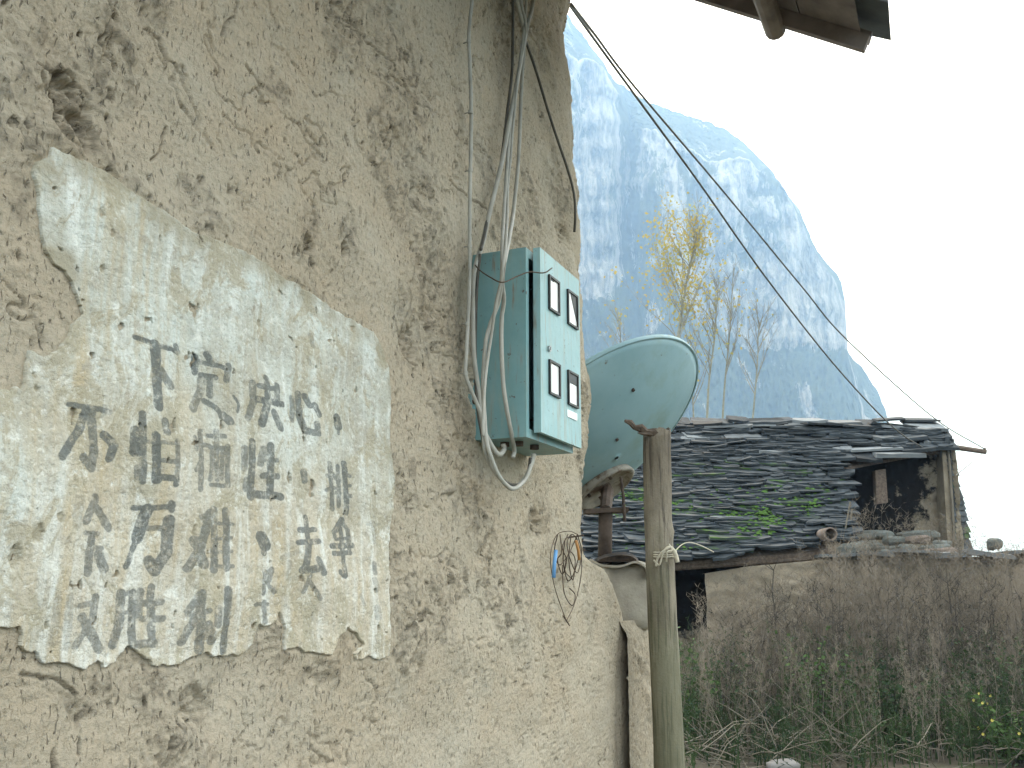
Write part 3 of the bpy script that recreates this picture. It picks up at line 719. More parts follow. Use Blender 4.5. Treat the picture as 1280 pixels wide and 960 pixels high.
def build_plaster():
    us = DW / np.tan(np.linspace(radians(56.5), radians(30.5), 620))
    zs = np.arange(1.32, 2.75, 0.0023)
    U, Z = np.meshgrid(us, zs)
    sd0 = sdf_poly(U, Z, PLUZ)
    sd = sd0 + 0.007 * fbm(U * 28, Z * 28, 4, 201) + 0.003
    # flaked-through spots inside the panel
    fl = fbm(U * 17, Z * 15, 4, 205)
    # marks
    small = [(324, 405, .012), (232, 664, .010), (120, 268, .012), (134, 293, .008), (122, 338, .008), (443, 410, .010), (36, 486, .008), (35, 470, .008), (32, 668, .017), (4, 697, .02), (62, 647, .010), (48, 782, .007)]
    ddep = np.zeros_like(U)
    for x, y, r in small:
        cu, cz = wuz(x, y); d = np.hypot((U - cu) / (1 + .5 * (cu > 2)), (Z - cz) * .8) + 0.006 * fbm(U * 60, Z * 60, 2, 3)
        ddep = np.maximum(ddep, sstep(r, r * .5, d))
    sdh = np.maximum(sd, (fl - 0.60) * 0.06)
    cen = (sdh[:-1, :-1] + sdh[1:, :-1] + sdh[:-1, 1:] + sdh[1:, 1:]) / 4
    fr = cen < 0
    gz, gu = np.gradient(sdh); gz = gz / np.gradient(zs)[:, None]; gu = gu / np.gradient(us)[None, :]
    g2 = gz * gz + gu * gu + 1e-6
    cell = 1.2 * np.abs(np.gradient(us))[None, :] + .001
    cnt = np.zeros(U.shape); cnt[:-1, :-1] += fr; cnt[1:, :-1] += fr; cnt[:-1, 1:] += fr; cnt[1:, 1:] += fr
    bd = (cnt > 0) & (cnt < 4)
    mvu = np.where(bd, np.clip(-sdh * gu / g2, -cell, cell), 0); mvz = np.where(bd, np.clip(-sdh * gz / g2, -.0025, .0025), 0)
    U = U + mvu; Z = Z + mvz
    i = np.arange(U.size).reshape(U.shape)
    F = np.stack([i[:-1, :-1], i[:-1, 1:], i[1:, 1:], i[1:, :-1]], -1)[fr]
    upper = sstep(2.75, 2.0, Z)                      # thin wash near the top edge, thick flakes below
    th = 0.003 + 0.005 * np.maximum(upper, sstep(1.65, 1.45, U))
    det, _ = mud_detail(U, Z); pq, _ = pits(U, Z)
    
    q = basew(U, Z) + (det + pq) * 0.15 + th + 0.002 * fbm(U * 9, Z * 7, 4, 210) + 0.0035 * np.maximum(0, fbm(U * 22, Z * 22, 4, 211)) + 0.0008 * fbm(U * 80, Z * 80, 2, 212)
    q = q + 0.0015 * sstep(-0.02, 0.0, sd) * upper - 0.006 * ddep
    V = wp(U, q, Z).reshape(-1, 3)
    Vb = wp(U, q - 0.013, Z).reshape(-1, 3)
    # skirt along the broken edge
    E = np.concatenate([F[:, [0, 1]], F[:, [1, 2]], F[:, [2, 3]], F[:, [3, 0]]])
    key = {}
    lo = E.min(1).astype(np.int64) * U.size + E.max(1)
    uq, ix, ct = np.unique(lo, return_index=True, return_counts=True)
    B = E[ix[ct == 1]]
    n = U.size
    SK = np.stack([B[:, 1], B[:, 0], B[:, 0] + n, B[:, 1] + n], -1)
    allF = np.concatenate([F, SK])
    used = np.unique(allF); remap = np.full(2 * n, -1); remap[used] = np.arange(len(used))
    VV = np.concatenate([V, Vb])[used]
    uu = np.concatenate([U.ravel(), U.ravel()])[used]; zz = np.concatenate([Z.ravel(), Z.ravel()])[used]
    o = build('whitewash_panel', VV, remap[allF], M['plaster'], wall, smooth=True)
    o['label'] = 'flaking whitewash panel with faded grey-green brushed Chinese slogan'
    set_uv(o, uu, zz)
    # ink
    dist = np.full(U.shape, 0.05); dark = np.zeros(U.shape)
    wu = U + 0.003 * fbm(U * 18, Z * 18, 3, 301); wz = Z + 0.003 * fbm(U * 18 + 40, Z * 18, 3, 302)
    for pts, w, dk in K:
        dk = (.40 + .46 * dk) if dk > .38 else dk * .9
        P = [tuple(float(c) for c in wuz(*p)) for p in pts]
        x0 = pts[0][0]; (ua, za) = wuz(x0, pts[0][1]); (ub, _) = wuz(x0 + 1, pts[0][1]); (_, zb) = wuz(x0, pts[0][1] - 1)
        r = 0.5 * w * math.sqrt(abs(ub - ua) * abs(zb - za)) * 1.32
        b = (U > min(p[0] for p in P) - r - .02) & (U < max(p[0] for p in P) + r + .02) & (Z > min(p[1] for p in P) - r - .02) & (Z < max(p[1] for p in P) + r + .02)
        ax = abs(ub - ua) / math.sqrt(abs(ub - ua) * abs(zb - za))       # brush is wider along the wall where the view is skewed
        d = segdist(wu[b] / ax, wz[b] * ax, [(p[0] / ax, p[1] * ax) for p in P]) - r
        cur = dist[b]; dk0 = dark[b]
        dark[b] = np.where(d < np.minimum(cur, .004), dk * (1 if True else 0), dk0)
        dark[b] = np.where((d < 0) & (cur < 0), np.maximum(dk, dk0), dark[b])
        dist[b] = np.minimum(cur, d)
    fattr(o, 'ink_d', np.concatenate([dist.ravel(), dist.ravel()])[used])
    fattr(o, 'ink_k', np.concatenate([dark.ravel(), dark.ravel()])[used])
    och = np.clip(0.30 + 1.1 * np.exp(-((U - 1.60) / 0.16) ** 2) + 0.7 * sstep(2.3, 2.6, Z) + 0.6 * sstep(1.9, 1.6, Z) + 0.5 * fbm(U * 4, Z * 3, 3, 220), 0, 1)
    fattr(o, 'ochre', np.concatenate([och.ravel(), och.ravel()])[used])
    bl = np.clip(sstep(1.85, 2.25, Z + .12 * (U - 1.6) + .12 * fbm(U * 4, Z * 4, 3, 230)) + 0.8 * sstep(1.62, 1.45, U) * (0.5 + fbm(U * 7, Z * 2, 3, 231)), 0, 1)
    fattr(o, 'bluish', np.concatenate([bl.ravel(), bl.ravel()])[used])
    mf = np.clip(sstep(-0.075, 0.0, sd) * sstep(2.0, 2.35, Z + 0.12 * (U - 1.4)) * (0.6 + fbm(U * 12, Z * 12, 3, 221)) + 0.8 * ddep, 0, 0.85)
    fattr(o, 'mudfade', np.concatenate([mf.ravel(), mf.ravel()])[used])
build_plaster()

# second, lower earth stump past the corner
def stump():
    nz, nu = 150, 60
    zs = np.linspace(0, 1.47, nz); ss = np.linspace(0, 1, nu)
    Sg, Z = np.meshgrid(ss, zs)
    e = np.interp(Z, [0, .65, .9, 1.2, 1.36, 1.42, 1.47], [5.85, 5.80, 5.77, 5.74, 5.71, 5.69, 5.66]) + 0.03 * fbm(Z * 5, Z * 0, 3, 77)
    U = 5.18 + Sg * (e - 5.18)
    det, st = mud_detail(U, Z)
    q = 0.05 + det * 1.3 - 0.03 * sstep(0.25, 0, e - U) ** 2 - 0.04 * sstep(1.36, 1.47, Z) ** 2
    Uw = np.stack([e[:, -1], e[:, -1] - .02, e[:, -1] - .02], 1); Qw = np.stack([q[:, -1] - .08, q[:, -1] - .2, q[:, -1] - .45], 1)
    U2 = np.concatenate([U, Uw], 1); Q2 = np.concatenate([q, Qw], 1); Z2 = np.concatenate([Z, Z[:, :3]], 1)
    # top
    Ut = U2[-1:]; Qt = np.minimum(Q2[-1:], -0.40); Zt = Z2[-1:] - .02
    U2 = np.concatenate([U2, Ut], 0); Q2 = np.concatenate([Q2, Qt], 0); Z2 = np.concatenate([Z2, Zt], 0)
    o = build('earth_wall_stump', wp(U2, Q2, Z2), grid_faces(nz + 1, nu + 3), M['mud'], None, smooth=True, origin=wp(5.4, -.2, 0))
    set_uv(o, U2, Z2); fattr(o, 'stain', np.full(U2.shape, .38)); fattr(o, 'pale', np.zeros(U2.shape))
    tag(o, 'low broken earth wall stump behind the leaning wooden post', 'wall')
stump()

# ---- roof of own house: slopes down and out over the wall, gable verge past the corner
RZ = lambda q: 4.86 - 0.614 * (q - 0.57)
UV_ = 5.0
def roof():
    sl_ = math.hypot(1, .614)
    m = MB()           # board deck
    for k in range(9):
        q0 = -1.2 + k * 0.294; q1 = q0 + 0.288
        m = MB()
        z0, z1 = RZ(q0) + .10, RZ(q1) + .10
        u0, u1 = -2.6, UV_ + 0.02 * random.uniform(-1, 1)
        m.box8([wp(u0, q0, z0), wp(u1, q0, z0), wp(u1, q1, z1), wp(u0, q1, z1), wp(u0, q0, z0 + .03), wp(u1, q0, z0 + .03), wp(u1, q1, z1 + .03), wp(u0, q1, z1 + .03)])
        m.build('roof_board', M['dark_wood'], house)
    # verge board
    def slab(u0, u1, q0, q1, lo, hi, name, mat, endcut=0.0):
        m = MB()
        m.box8([wp(u0, q0, RZ(q0) + lo), wp(u1, q0, RZ(q0) + lo), wp(u1, q1, RZ(q1) + lo), wp(u0, q1, RZ(q1) + lo),
                wp(u0, q0, RZ(q0) + hi), wp(u1, q0, RZ(q0) + hi), wp(u1, q1 + endcut, RZ(q1 + endcut) + hi), wp(u0, q1 + endcut, RZ(q1 + endcut) + hi)])
        return m.build(name, mat, house)
    slab(UV_ - .045, UV_ - .005, -1.3, 1.45, 0.0, 0.098, 'verge_board', M['dark_wood'], 0.035)
    slab(UV_ + .002, UV_ + .03, -1.3, 1.475, 0.075, 0.145, 'verge_board', M['dark_wood'], 0.02)
    for u in (4.25, 3.45, 2.65, 1.85, 1.05, 0.25, -.55, -1.35):       # rafters
        slab(u - .04, u + .04, -1.3, 1.38, 0.0, 0.096, 'rafter', M['dark_wood'])
    # purlin whose round end shows under the verge board
    for qq in (1.01,):
        mb = MB(); tube(mb, [wp(-2.6, qq, RZ(qq) - .012), wp(5.03, qq, RZ(qq) - .012)], 0.055, 12)
        mb.build('purlin', M['dark_wood'], house, smooth=False)
    # slates, overlapping, ends past verge and eave
    random.seed(31)
    for r in range(10):
        q1 = 1.60 - r * 0.24
        u = 5.16 + random.uniform(-.03, .05)
        while u > 2.4:
            w = random.uniform(.34, .55)
            u0 = u - w; q0 = q1 - 0.42; th = random.uniform(.018, .032)
            j = [random.uniform(-.03, .03) for _ in range(4)]
            zo = 0.150 + random.uniform(0, .01)
            P = [(u0, q0, 0.0), (u, q0, 0.0), (u + j[0], q1 + j[1], .045), (u - w * .5, q1 + j[3], .045), (u0 + j[2] * .5, q1 + j[3] * .6, .045)]
            poly = [wp(a, b, RZ(b) + zo + c) for a, b, c in P]
            mb = MB(); mb.prism(poly, (0, 0, th))
            mb.build('roof_slate', random.choice((M['slate_pale'], M['stone'])), house)
            u = u0 - .006
roof()

# =================================================================== METER BOX
ub, zb0 = 3.44, 2.19
BW, BH, BD = 0.50, 0.755, 0.225
def meter_box():
    t = thing('meter_box', wp(ub, 0.02, zb0), 'turquoise steel electricity meter box with four windows, hung on the mud wall', 'meter box')
    def P(u, q, z): return wp(ub + u, q, zb0 + z)
    m = MB(); th = .006; q0 = -.01
    wb = lambda *a: wbox(m, ub + a[0], ub + a[1], a[2], a[3], zb0 + a[4], zb0 + a[5])
    wb(0, th, q0, BD, 0, BH); wb(BW - th, BW, q0, BD, 0, BH)
    wb(th, BW - th, q0, BD - .001, 0, th); wb(th, BW - th, q0, BD - .001, BH - th, BH)
    wb(th, BW - th, q0, q0 + .006, th, BH - th)
    # front return lip
    wb(th, .032, BD - .007, BD - .002, th, BH - th); wb(BW - .028, BW - th, BD - .007, BD - .002, th, BH - th)
    wb(.032, BW - .028, BD - .006, BD - .0015, th, .035); wb(.032, BW - .028, BD - .006, BD - .0015, BH - .035, BH - th)
    m.build('body', M['box_paint'], t)
    # door: stands a little ajar, shorter than the body
    m = MB(); a, b, c, d = .050, .518, .022, .765
    qa, qb = BD + .024, BD + .016
    m.box8([P(a, qa, c), P(b, qb, c), P(b, qb + .016, c), P(a, qa + .016, c), P(a, qa, d), P(b, qb, d), P(b, qb + .016, d), P(a, qa + .016, d)])
    # folded rear edge of the door
    m.box8([P(a, qa - .014, c), P(a + .004, qa - .014, c), P(a + .004, qa, c), P(a, qa, c), P(a, qa - .014, d), P(a + .004, qa - .014, d), P(a + .004, qa, d), P(a, qa, d)])
    door = m.build('door', M['door_paint'], t)
    QF = BD + .040
    def onface(x, y):
        u, z = wuz(x, y, QF - .004); return float(u), float(z)
    def dq(u): return qa + .016 + (qb - qa) * (u - ub - a) / (b - a)
    for wi, (c1, c2) in enumerate([((684, 343), (697, 391)), ((708.5, 361), (721, 409)), ((684.5, 449), (698, 497)), ((709, 462), (721.5, 509))]):
        u0, z1 = onface(*c1); u1, _ = onface(c2[0], c1[1]); _, z0 = onface(c2[0], c2[1]); 
        zt0 = onface(c1[0], c1[1] + 43)[1]
        z0 = zt0
        q = dq((u0 + u1) / 2)
        m = MB(); w = .010; wz_ = .009
        for (x0, x1, y0, y1) in ((u0, u0 + w, z0, z1), (u1 - w, u1, z0, z1), (u0 + w, u1 - w, z0, z0 + wz_), (u0 + w, u1 - w, z1 - wz_, z1)):
            wbox(m, x0, x1, q - .004, q + .010, y0, y1)
        f = m.build('window_frame', M['black'], door)
        m = MB(); wbox(m, u0 + w, u1 - w, q - .003, q + .003, z0 + wz_, z1 - wz_)
        m.build('window_pane', M['card'], door)
        m = MB()
        if wi == 3: wbox(m, u0 + w, u1 - w, q + .0032, q + .006, z0 + (z1 - z0) * .66, z1 - wz_)
        elif wi == 1: m.prism([wp(u0 + w + .03, q + .0035, z1 - wz_), wp(u1 - w, q + .0035, z1 - wz_), wp(u1 - w, q + .0035, z0 + .03)], wp(0, .002, 0) - wp(0, 0, 0))
        elif wi == 0: wbox(m, u0 + w, u0 + w + .05, q + .0032, q + .006, z1 - wz_ - .007, z1 - wz_)
        if m.v: m.build('window_shade', M['black'], door)  # dark meter display in the last window, small dark pieces in two others
    # lock
    lu, lz = onface(684.5, 436); q = dq(lu)
    m = MB(); tube(m, [wp(lu, q - .002, lz), wp(lu, q + .010, lz)], .012, 14); m.build('lock', M['steel'], door)
    m = MB(); wbox(m, lu - .0015, lu + .0015, q + .0102, q + .0115, lz - .007, lz + .007); m.build('keyhole', M['black'], door)
    u0, z1 = onface(709, 511); u1 = onface(721, 511)[0]; q = dq(u0)
    m = MB(); wbox(m, u0, u1, q + .0005, q + .0025, z1 - .032, z1 - .002); m.build('paper_tag', M['card'], door)
    # fixing lug and cable glands
    m = MB(); wbox(m, ub - .045, ub - .002, .0, .012, zb0 + .12, zb0 + .175); lug = m.build('fixing_lug', M['box_paint'], t)
    m = MB(); tube(m, [wp(ub - .024, .008, zb0 + .147), wp(ub - .024, .022, zb0 + .147)], .010, 6); m.build('bolt', M['rust'], lug)
    for (uu, qq) in ((.10, .09), (.10, .15), (.21, .17)):
        m = MB(); tube(m, [P(uu, qq, -.018), P(uu, qq, .004)], .018, 12); m.build('cable_gland', M['rust'], t)
meter_box()

# =================================================================== CABLES ON THE WALL
def cable(name, pts, r, mat, label, qdef=0.03, group='grey cables down the mud wall', n=7, bands=None, cat='cable'):
    """pts: (px, py, q) in the wall frame"""
    P = []
    for p in pts:
        q = p[2] if len(p) > 2 else qdef
        u, z = wuz(p[0], p[1], q); P.append(wp(u, q, z))
    C = catmull(P, n)
    mb = MB(); tube(mb, C, r * 1.22, 7)
    if not bands:
        o = mb.build(name, mat, None, smooth=True, origin=P[0])
        return tag(o, label, cat, group)
    t = thing(name, P[0], label, cat, group)
    mb.build('sheath', mat, t, smooth=True)
    for (x, y, q) in bands:
        u, z = wuz(x, y, q); p = wp(u, q, z)
        mb = MB(); tube(mb, [p + np.array([0, 0, .007]), p + np.array([0, 0, -.007])], r * 1.55, 8)
        tube(mb, [p, p + wp(.012, -.03, .006) - wp(0, 0, 0)], .003, 5)
        mb.build('cable_clip', M['cable'], t)
    return t
cable('cable', [(593, -40, .05), (590, 0, .05), (587, 30, .05), (586, 50, .045), (588, 100, .05), (589, 145, .05), (588, 210, .05), (587, 270, .05), (587, 310, .05), (587, 350, .05), (585, 400, .055), (583, 440, .06), (582, 468, .065), (590, 490, .08), (600, 515, .11), (604, 540, .14), (606, 562, .15), (615, 585, .15), (630, 603, .15), (642, 610, .15), (654, 600, .16), (664, 582, .17), (668, 568, .17)], .0062, M['cable'],
      'outermost pale cable left of the meter box, straight and clipped, looping under it', bands=[(586, 52, .045), (588, 140, .05), (588, 213, .05), (587, 308, .05), (584, 405, .055), (582, 467, .065)])
cable('cable', [(643, -40, .06), (646, 0, .06), (655, 40, .05), (652, 70, .05), (645, 110, .05), (637, 150, .05), (630, 190, .05), (622, 225, .045), (612, 265, .04), (604, 300, .04), (598, 320, .04), (592, 345, .04), (591, 380, .045), (592, 440, .05), (598, 490, .07), (602, 530, .08), (612, 553, .10), (623, 568, .12), (630, 562, .12), (629, 555, .12)], .0082, M['cable'],
      'thick grey cable tucked behind the meter box left edge, curling into its underside')
cable('cable', [(670, -40, .06), (667, 0, .06), (660, 30, .055), (655, 60, .05), (652, 110, .045), (650, 160, .045), (648, 200, .04), (645, 235, .05), (641, 270, .08), (636, 300, .20), (631, 325, .235), (628, 352, .20), (630, 375, .19), (627, 400, .17), (627, 440, .17), (629, 480, .17), (634, 515, .17), (640, 545, .165), (643, 563, .15), (641, 572, .15)], .0070, M['cable'],
      'cable hanging down the box side, right strand with a slack bend')
cable('cable', [(655, -40, .065), (651, 0, .065), (657, 35, .065), (650, 80, .06), (641, 130, .05), (636, 180, .05), (633, 220, .06), (630, 265, .10), (628, 300, .20), (628, 325, .235), (627, 352, .21), (623, 378, .18), (613, 405, .15), (607, 430, .14), (604, 470, .13), (605, 510, .14), (608, 550, .16), (615, 575, .17), (625, 597, .175), (640, 611, .17), (656, 600, .17), (664, 580, .17), (666, 568, .17)], .0066, M['cable'],
      'cable strand bowing left over the box side')
cable('cable', [(640, -40, .045), (641, 0, .045), (641, 40, .04), (640, 90, .04), (634, 140, .035), (628, 190, .035), (622, 225, .03), (612, 262, .035), (604, 300, .05), (601, 312, .07)], .0055, M['cable_dark'],
      'thin darker cable twisted with the thick one above the box top left corner')
cable('cable', [(662, -40, .07), (658, 0, .07), (656, 30, .06), (648, 90, .06), (642, 150, .06), (638, 200, .06), (635, 230, .07), (634, 270, .12), (632, 305, .225), (629, 330, .24), (626, 352, .22), (620, 380, .19), (614, 420, .16), (607, 470, .15), (604, 520, .15), (604, 545, .15)], .0050, M['cable'],
      'thinnest pale cable in the bundle draped over the top of the meter box')
cable('cable', [(655, 45, .05), (662, 65, .04), (672, 95, .04), (684, 135, .04), (697, 175, .04), (709, 210, .045), (717, 240, .05), (719, 268, .05), (718, 290, .03)], .0055, M['cable_dark'],
      'dark cable running diagonally down right to the wall corner', group=None)
cable('cable', [(600, 318, .05), (596, 360, .05), (594, 430, .05), (596, 500, .07), (603, 545, .11), (612, 578, .13), (628, 600, .14), (648, 606, .15), (660, 590, .16), (663, 572, .17)], .0055, M['cable_dark'],
      'darker slack cable lying against the wall at the box left edge, looping lowest but one')
cable('wire', [(593, 330, .03), (600, 338, .10), (612, 346, .19), (628, 353, .245), (645, 346, .25), (662, 340, .26), (680, 341, .29), (690, 335, .29)], .0022, M['wire_dark'],
      'thin dark wire tied round the cables across the box side', group=None, cat='wire')

# hanging tangle of wire on a nail
def tangle():
    u0, z0 = wuz(722, 672, .04)
    t = thing('wire_coil', wp(u0, .02, z0), 'tangle of rusty wire with blue and orange tube ends hanging on a nail', 'wire coil')
    def pl(L, q=.05): return [wp(*((lambda a: (a[0], q_, a[1]))(wuz(x, y, q_)))) for (x, y, q_) in [(p[0], p[1], p[2] if len(p) > 2 else q) for p in L]]
    mb = MB()
    loops = [[(722, 668), (712, 664), (698, 667), (691, 680), (688, 700), (692, 728), (699, 752), (708, 776)],
             [(708, 776), (716, 760), (723, 738), (727, 712), (726, 690), (721, 672)],
             [(722, 668), (727, 690), (722, 716), (713, 700), (709, 678), (716, 668), (724, 684), (719, 712), (710, 726), (704, 702), (706, 676)],
             [(697, 668), (693, 690), (699, 706), (709, 696), (715, 684), (722, 668)],
             [(703, 706), (705, 740), (715, 757), (719, 744), (712, 735)],
             [(714, 668), (711, 700), (716, 725), (719, 700), (712, 690), (706, 712), (713, 722)],
             [(700, 668), (702, 690), (697, 700), (703, 718), (708, 700), (703, 684), (710, 668)],
             [(708, 776), (712, 782)], [(708, 776), (704, 770)]]
    for k, L in enumerate(loops):
        tube(mb, catmull(pl([(x, y, .045 + .02 * sin(i * 1.9 + k)) for i, (x, y) in enumerate(L)]), 6), .0020 if k < 2 else .0026, 5)
    mb.build('coil', M['wire_dark'], t, smooth=True)
    mb = MB(); tube(mb, pl([(695, 688, .07), (693, 704, .07), (692, 722, .07)]), .0085, 8); mb.build('blue_tube', M['blue_tape'], t, smooth=True)
    mb = MB(); tube(mb, pl([(720, 676, .07), (723, 688, .07), (724, 700, .07)]), .007, 8); mb.build('orange_tube', M['orange_tape'], t, smooth=True)
    mb = MB(); tube(mb, [wp(u0, -.02, z0), wp(u0, .07, z0 + .01)], .004, 6); mb.build('nail', M['rust'], t)
tangle()

# =================================================================== POST, DISH
def post():
    b = at(833, 960, 5.3); tp = at(823, 541, 5.3)
    d = (tp - b) / (tp[2] - b[2]); base = b + d * (0 - b[2]) 
    t = thing('wooden_post', base, 'leaning weathered log post with splintered top, standing before the satellite dish', 'post')
    nz, ns = 90, 20
    V = []
    for i in range(nz):
        z = i / (nz - 1) * tp[2]; c = base + d * z + np.array([.012 * sin(z * 2.3), 0, 0])
        for k in range(ns):
            th = 2 * pi * k / ns
            r = 0.077 - 0.004 * z / tp[2] + 0.005 * float(fbm(np.array(k * .35 if k < 10 else (20 - k) * .35), np.array(z * 2.2), 3, 5)) + .003 * cos(3 * th + z) + 0.010 * math.exp(-((z - 1.93) / .03) ** 2) * max(0, cos(th - .2)) + .003 * cos(th * 9)
            V.append(c + np.array([r * cos(th), r * sin(th), (0.018 * sin(th * 3) + .02 * cos(th)) if i == nz - 1 else 0]))
    F = [(i * ns + k, i * ns + (k + 1) % ns, (i + 1) * ns + (k + 1) % ns, (i + 1) * ns + k) for i in range(nz - 1) for k in range(ns)]
    F.append(tuple((nz - 1) * ns + k for k in range(ns)))
    build('trunk', V, F, M['post'], t, smooth=True)
    # splinter arm pointing left at the top
    mb = MB()
    P = [at(828, 546, 5.27), at(818, 541, 5.25), at(808, 540, 5.245), at(801, 535, 5.24), at(793, 534, 5.235), at(788, 528, 5.23), at(781, 526, 5.22)]
    tube(mb, P, [.024, .028, .018, .024, .014, .016, .008], 6)
    tube(mb, [at(816, 543, 5.24), at(803, 542, 5.23), at(797, 541, 5.22)], [.012, .009, .003], 5)
    mb.build('splinter', M['old_timber'], t)
    # twine knot
    mb = MB()
    c = base + d * float(at(830, 692, 5.3)[2])
    for dz in (0, .012, -.01):
        tube(mb, [c + np.array([.078 * cos(a), .078 * sin(a), dz + .01 * sin(a)]) for a in np.linspace(0, 2 * pi, 17)], .0045, 6)
    kx = at(836, 688, 5.21)
    tube(mb, catmull([at(820, 708, 5.21), at(822, 698, 5.2), at(830, 688, 5.19), at(838, 684, 5.2), at(844, 692, 5.2), at(847, 703, 5.2)], 5), [.006] * 12 + [.009] * 6 + [.011] * 8, 7)
    tube(mb, catmull([at(834, 684, 5.2), at(828, 694, 5.19), at(824, 706, 5.2), at(817, 700, 5.21)], 5), .005, 6)
    tube(mb, catmull([at(833, 702, 5.2), at(834, 690, 5.18), at(840, 688, 5.19), at(836, 680, 5.2)], 5), .005, 6)
    tube(mb, catmull([at(843, 690, 5.22), at(852, 681, 5.3), at(862, 678, 5.35), at(876, 682, 5.45), at(892, 690, 5.6)], 5), .003, 5)
    mb.build('twine', M['rope'], t, smooth=True)
post()

def dish():
    Y = 5.85
    c = at(746, 543, Y)
    R0 = 158 * Y / FPX * 1.0
    fwd = np.array([0, cos(PITCH), sin(PITCH)]); up = np.array([0, -sin(PITCH), cos(PITCH)]); rt = np.array([1, 0, 0])
    ax = 0.850 * (-0.62 * rt + 0.78 * up) + 0.527 * fwd; ax /= np.linalg.norm(ax)
    e1 = np.cross(ax, [0, 0, 1]); e1 /= np.linalg.norm(e1); e2 = np.cross(ax, e1)
    dep = 0.20
    base = at(757, 700, 5.75)
    t = thing('satellite_dish', base, 'large turquoise satellite dish seen from behind, tilted up past the wall corner', 'satellite dish')
    nr, ns = 22, 72; V = []
    def pt(r, a, off=0.0): return c + R0 * r * (cos(a) * e1 + sin(a) * e2) - ax * (dep * (1 - r * r) + off)
    for i in range(nr):
        r = .02 + .98 * i / (nr - 1)
        for k in range(ns): V.append(pt(r, 2 * pi * k / ns))
    for i in range(nr - 1, -1, -1):
        r = .02 + .98 * i / (nr - 1)
        for k in range(ns): V.append(pt(r, 2 * pi * k / ns, -.004))
    n2 = 2 * nr
    F = [(i * ns + k, i * ns + (k + 1) % ns, (i + 1) * ns + (k + 1) % ns, (i + 1) * ns + k) for i in range(n2 - 1) for k in range(ns)]
    F += [tuple(range(ns)), tuple((n2 - 1) * ns + k for k in range(ns))]
    build('reflector', V, F, M['dish'], t, smooth=True)
    # rolled rim
    V = []; prof = [(1.0, .004), (1.014, .004), (1.018, -.008), (1.016, -.020), (1.006, -.024), (1.0, -.014)]
    for (r, o_) in prof:
        for k in range(ns): V.append(c + R0 * r * (cos(2 * pi * k / ns) * e1 + sin(2 * pi * k / ns) * e2) - ax * o_)
    npf = len(prof)
    F = [(i * ns + k, i * ns + (k + 1) % ns, ((i + 1) % npf) * ns + (k + 1) % ns, ((i + 1) % npf) * ns + k) for i in range(npf) for k in range(ns)]
    build('rim', V, F, M['dish'], t)
    # round mount low on the back
    def find(x, y):
        best = None
        for r in np.linspace(.02, .98, 60):
            for a in np.linspace(0, 2 * pi, 140):
                p = pt(r, a); f = p[1] * cos(PITCH) + (p[2] - EYE) * sin(PITCH); pxx = 640 + FPX * p[0] / f; pyy = 480 - FPX * ((p[2] - EYE) * cos(PITCH) - p[1] * sin(PITCH)) / f
                e = (pxx - x) ** 2 + (pyy - y) ** 2
                if best is None or e < best[0]: best = (e, p, r, a)
        return best[1:]
    vc, r0_, a0_ = find(754, 606)
    rad_ = cos(a0_) * e1 + sin(a0_) * e2
    bx = ax - rad_ * (2 * dep * r0_ / R0) * .6; bx /= np.linalg.norm(bx)
    f1 = np.cross(bx, [0, 0, 1]); f1 /= np.linalg.norm(f1); f2 = np.cross(bx, f1)
    rr = .205; V = []; nsm = 36
    prof = [(rr * .90, -.03), (rr * .97, .01), (rr, .035), (rr * .95, .042), (rr * .86, .040), (rr * .80, .020), (.03, .016)]
    for (r, o_) in prof:
        for k in range(nsm): V.append(vc - bx * o_ + r * (cos(2 * pi * k / nsm) * f1 + sin(2 * pi * k / nsm) * f2))
    F = [(i * nsm + k, i * nsm + (k + 1) % nsm, (i + 1) * nsm + (k + 1) % nsm, (i + 1) * nsm + k) for i in range(len(prof) - 1) for k in range(nsm)] + [tuple((len(prof) - 1) * nsm + k for k in range(nsm))]
    mt = build('mount_ring', V, F, M['ring'], t, smooth=True)
    for k in range(4):
        a = pi / 4 + k * pi / 2; p = vc + .12 * (cos(a) * f1 + sin(a) * f2) - bx * .018
        mb = MB(); tube(mb, [p, p - bx * .02], .010, 6); mb.build('bolt', M['rust'], mt)
    for (x, y) in ((790, 486), (771, 549)):
        p, _, _ = find(x, y)
        mb = MB(); tube(mb, [p + ax * .004, p - ax * .010], .010, 8); mb.build('bolt', M['rust'], t)
    # bracket and mast
    mb = MB()
    top = at(757, 636, 5.75)
    hub = vc - bx * .05
    tube(mb, [at(776, 596, 5.68), at(779, 620, 5.68), at(781, 652, 5.68)], .009, 8); mb.build('elevation_rod', M['rust'], t)
    mb = MB(); tube(mb, [vc - bx * .012, hub, top + np.array([0, 0, -.01])], [.045, .04, .035], 10); mb.build('knuckle', M['rust'], t)
    mb = MB(); w = .125
    mb.box8([top + np.array(p) for p in ((-w, -.06, -.03), (w, -.06, -.02), (w, .06, -.02), (-w, .06, -.03), (-w, -.06, -.005), (w, -.06, .005), (w, .06, .005), (-w, .06, -.005))]); mb.build('azimuth_plate', M['rust'], t)
    mb = MB(); tube(mb, [top, at(756, 704, 5.75)], .040, 14); mb.build('mast', M['rust'], t, smooth=True)
    mb = MB(); b0 = at(764, 702, 5.72)
    V = []; n_ = 12; 
    for j, (w_, h_, yy) in enumerate(((.11, .035, -.12), (.13, .055, -.04), (.12, .05, .05), (.10, .03, .13))):
        for k in range(n_ + 1):
            a = pi * k / n_
            V.append(b0 + np.array([w_ * cos(a) + .02, yy, h_ * sin(a) * (1 + .3 * cos(a)) - .005]))
    F = [(j * (n_ + 1) + k, j * (n_ + 1) + k + 1, (j + 1) * (n_ + 1) + k + 1, (j + 1) * (n_ + 1) + k) for j in range(3) for k in range(n_)]
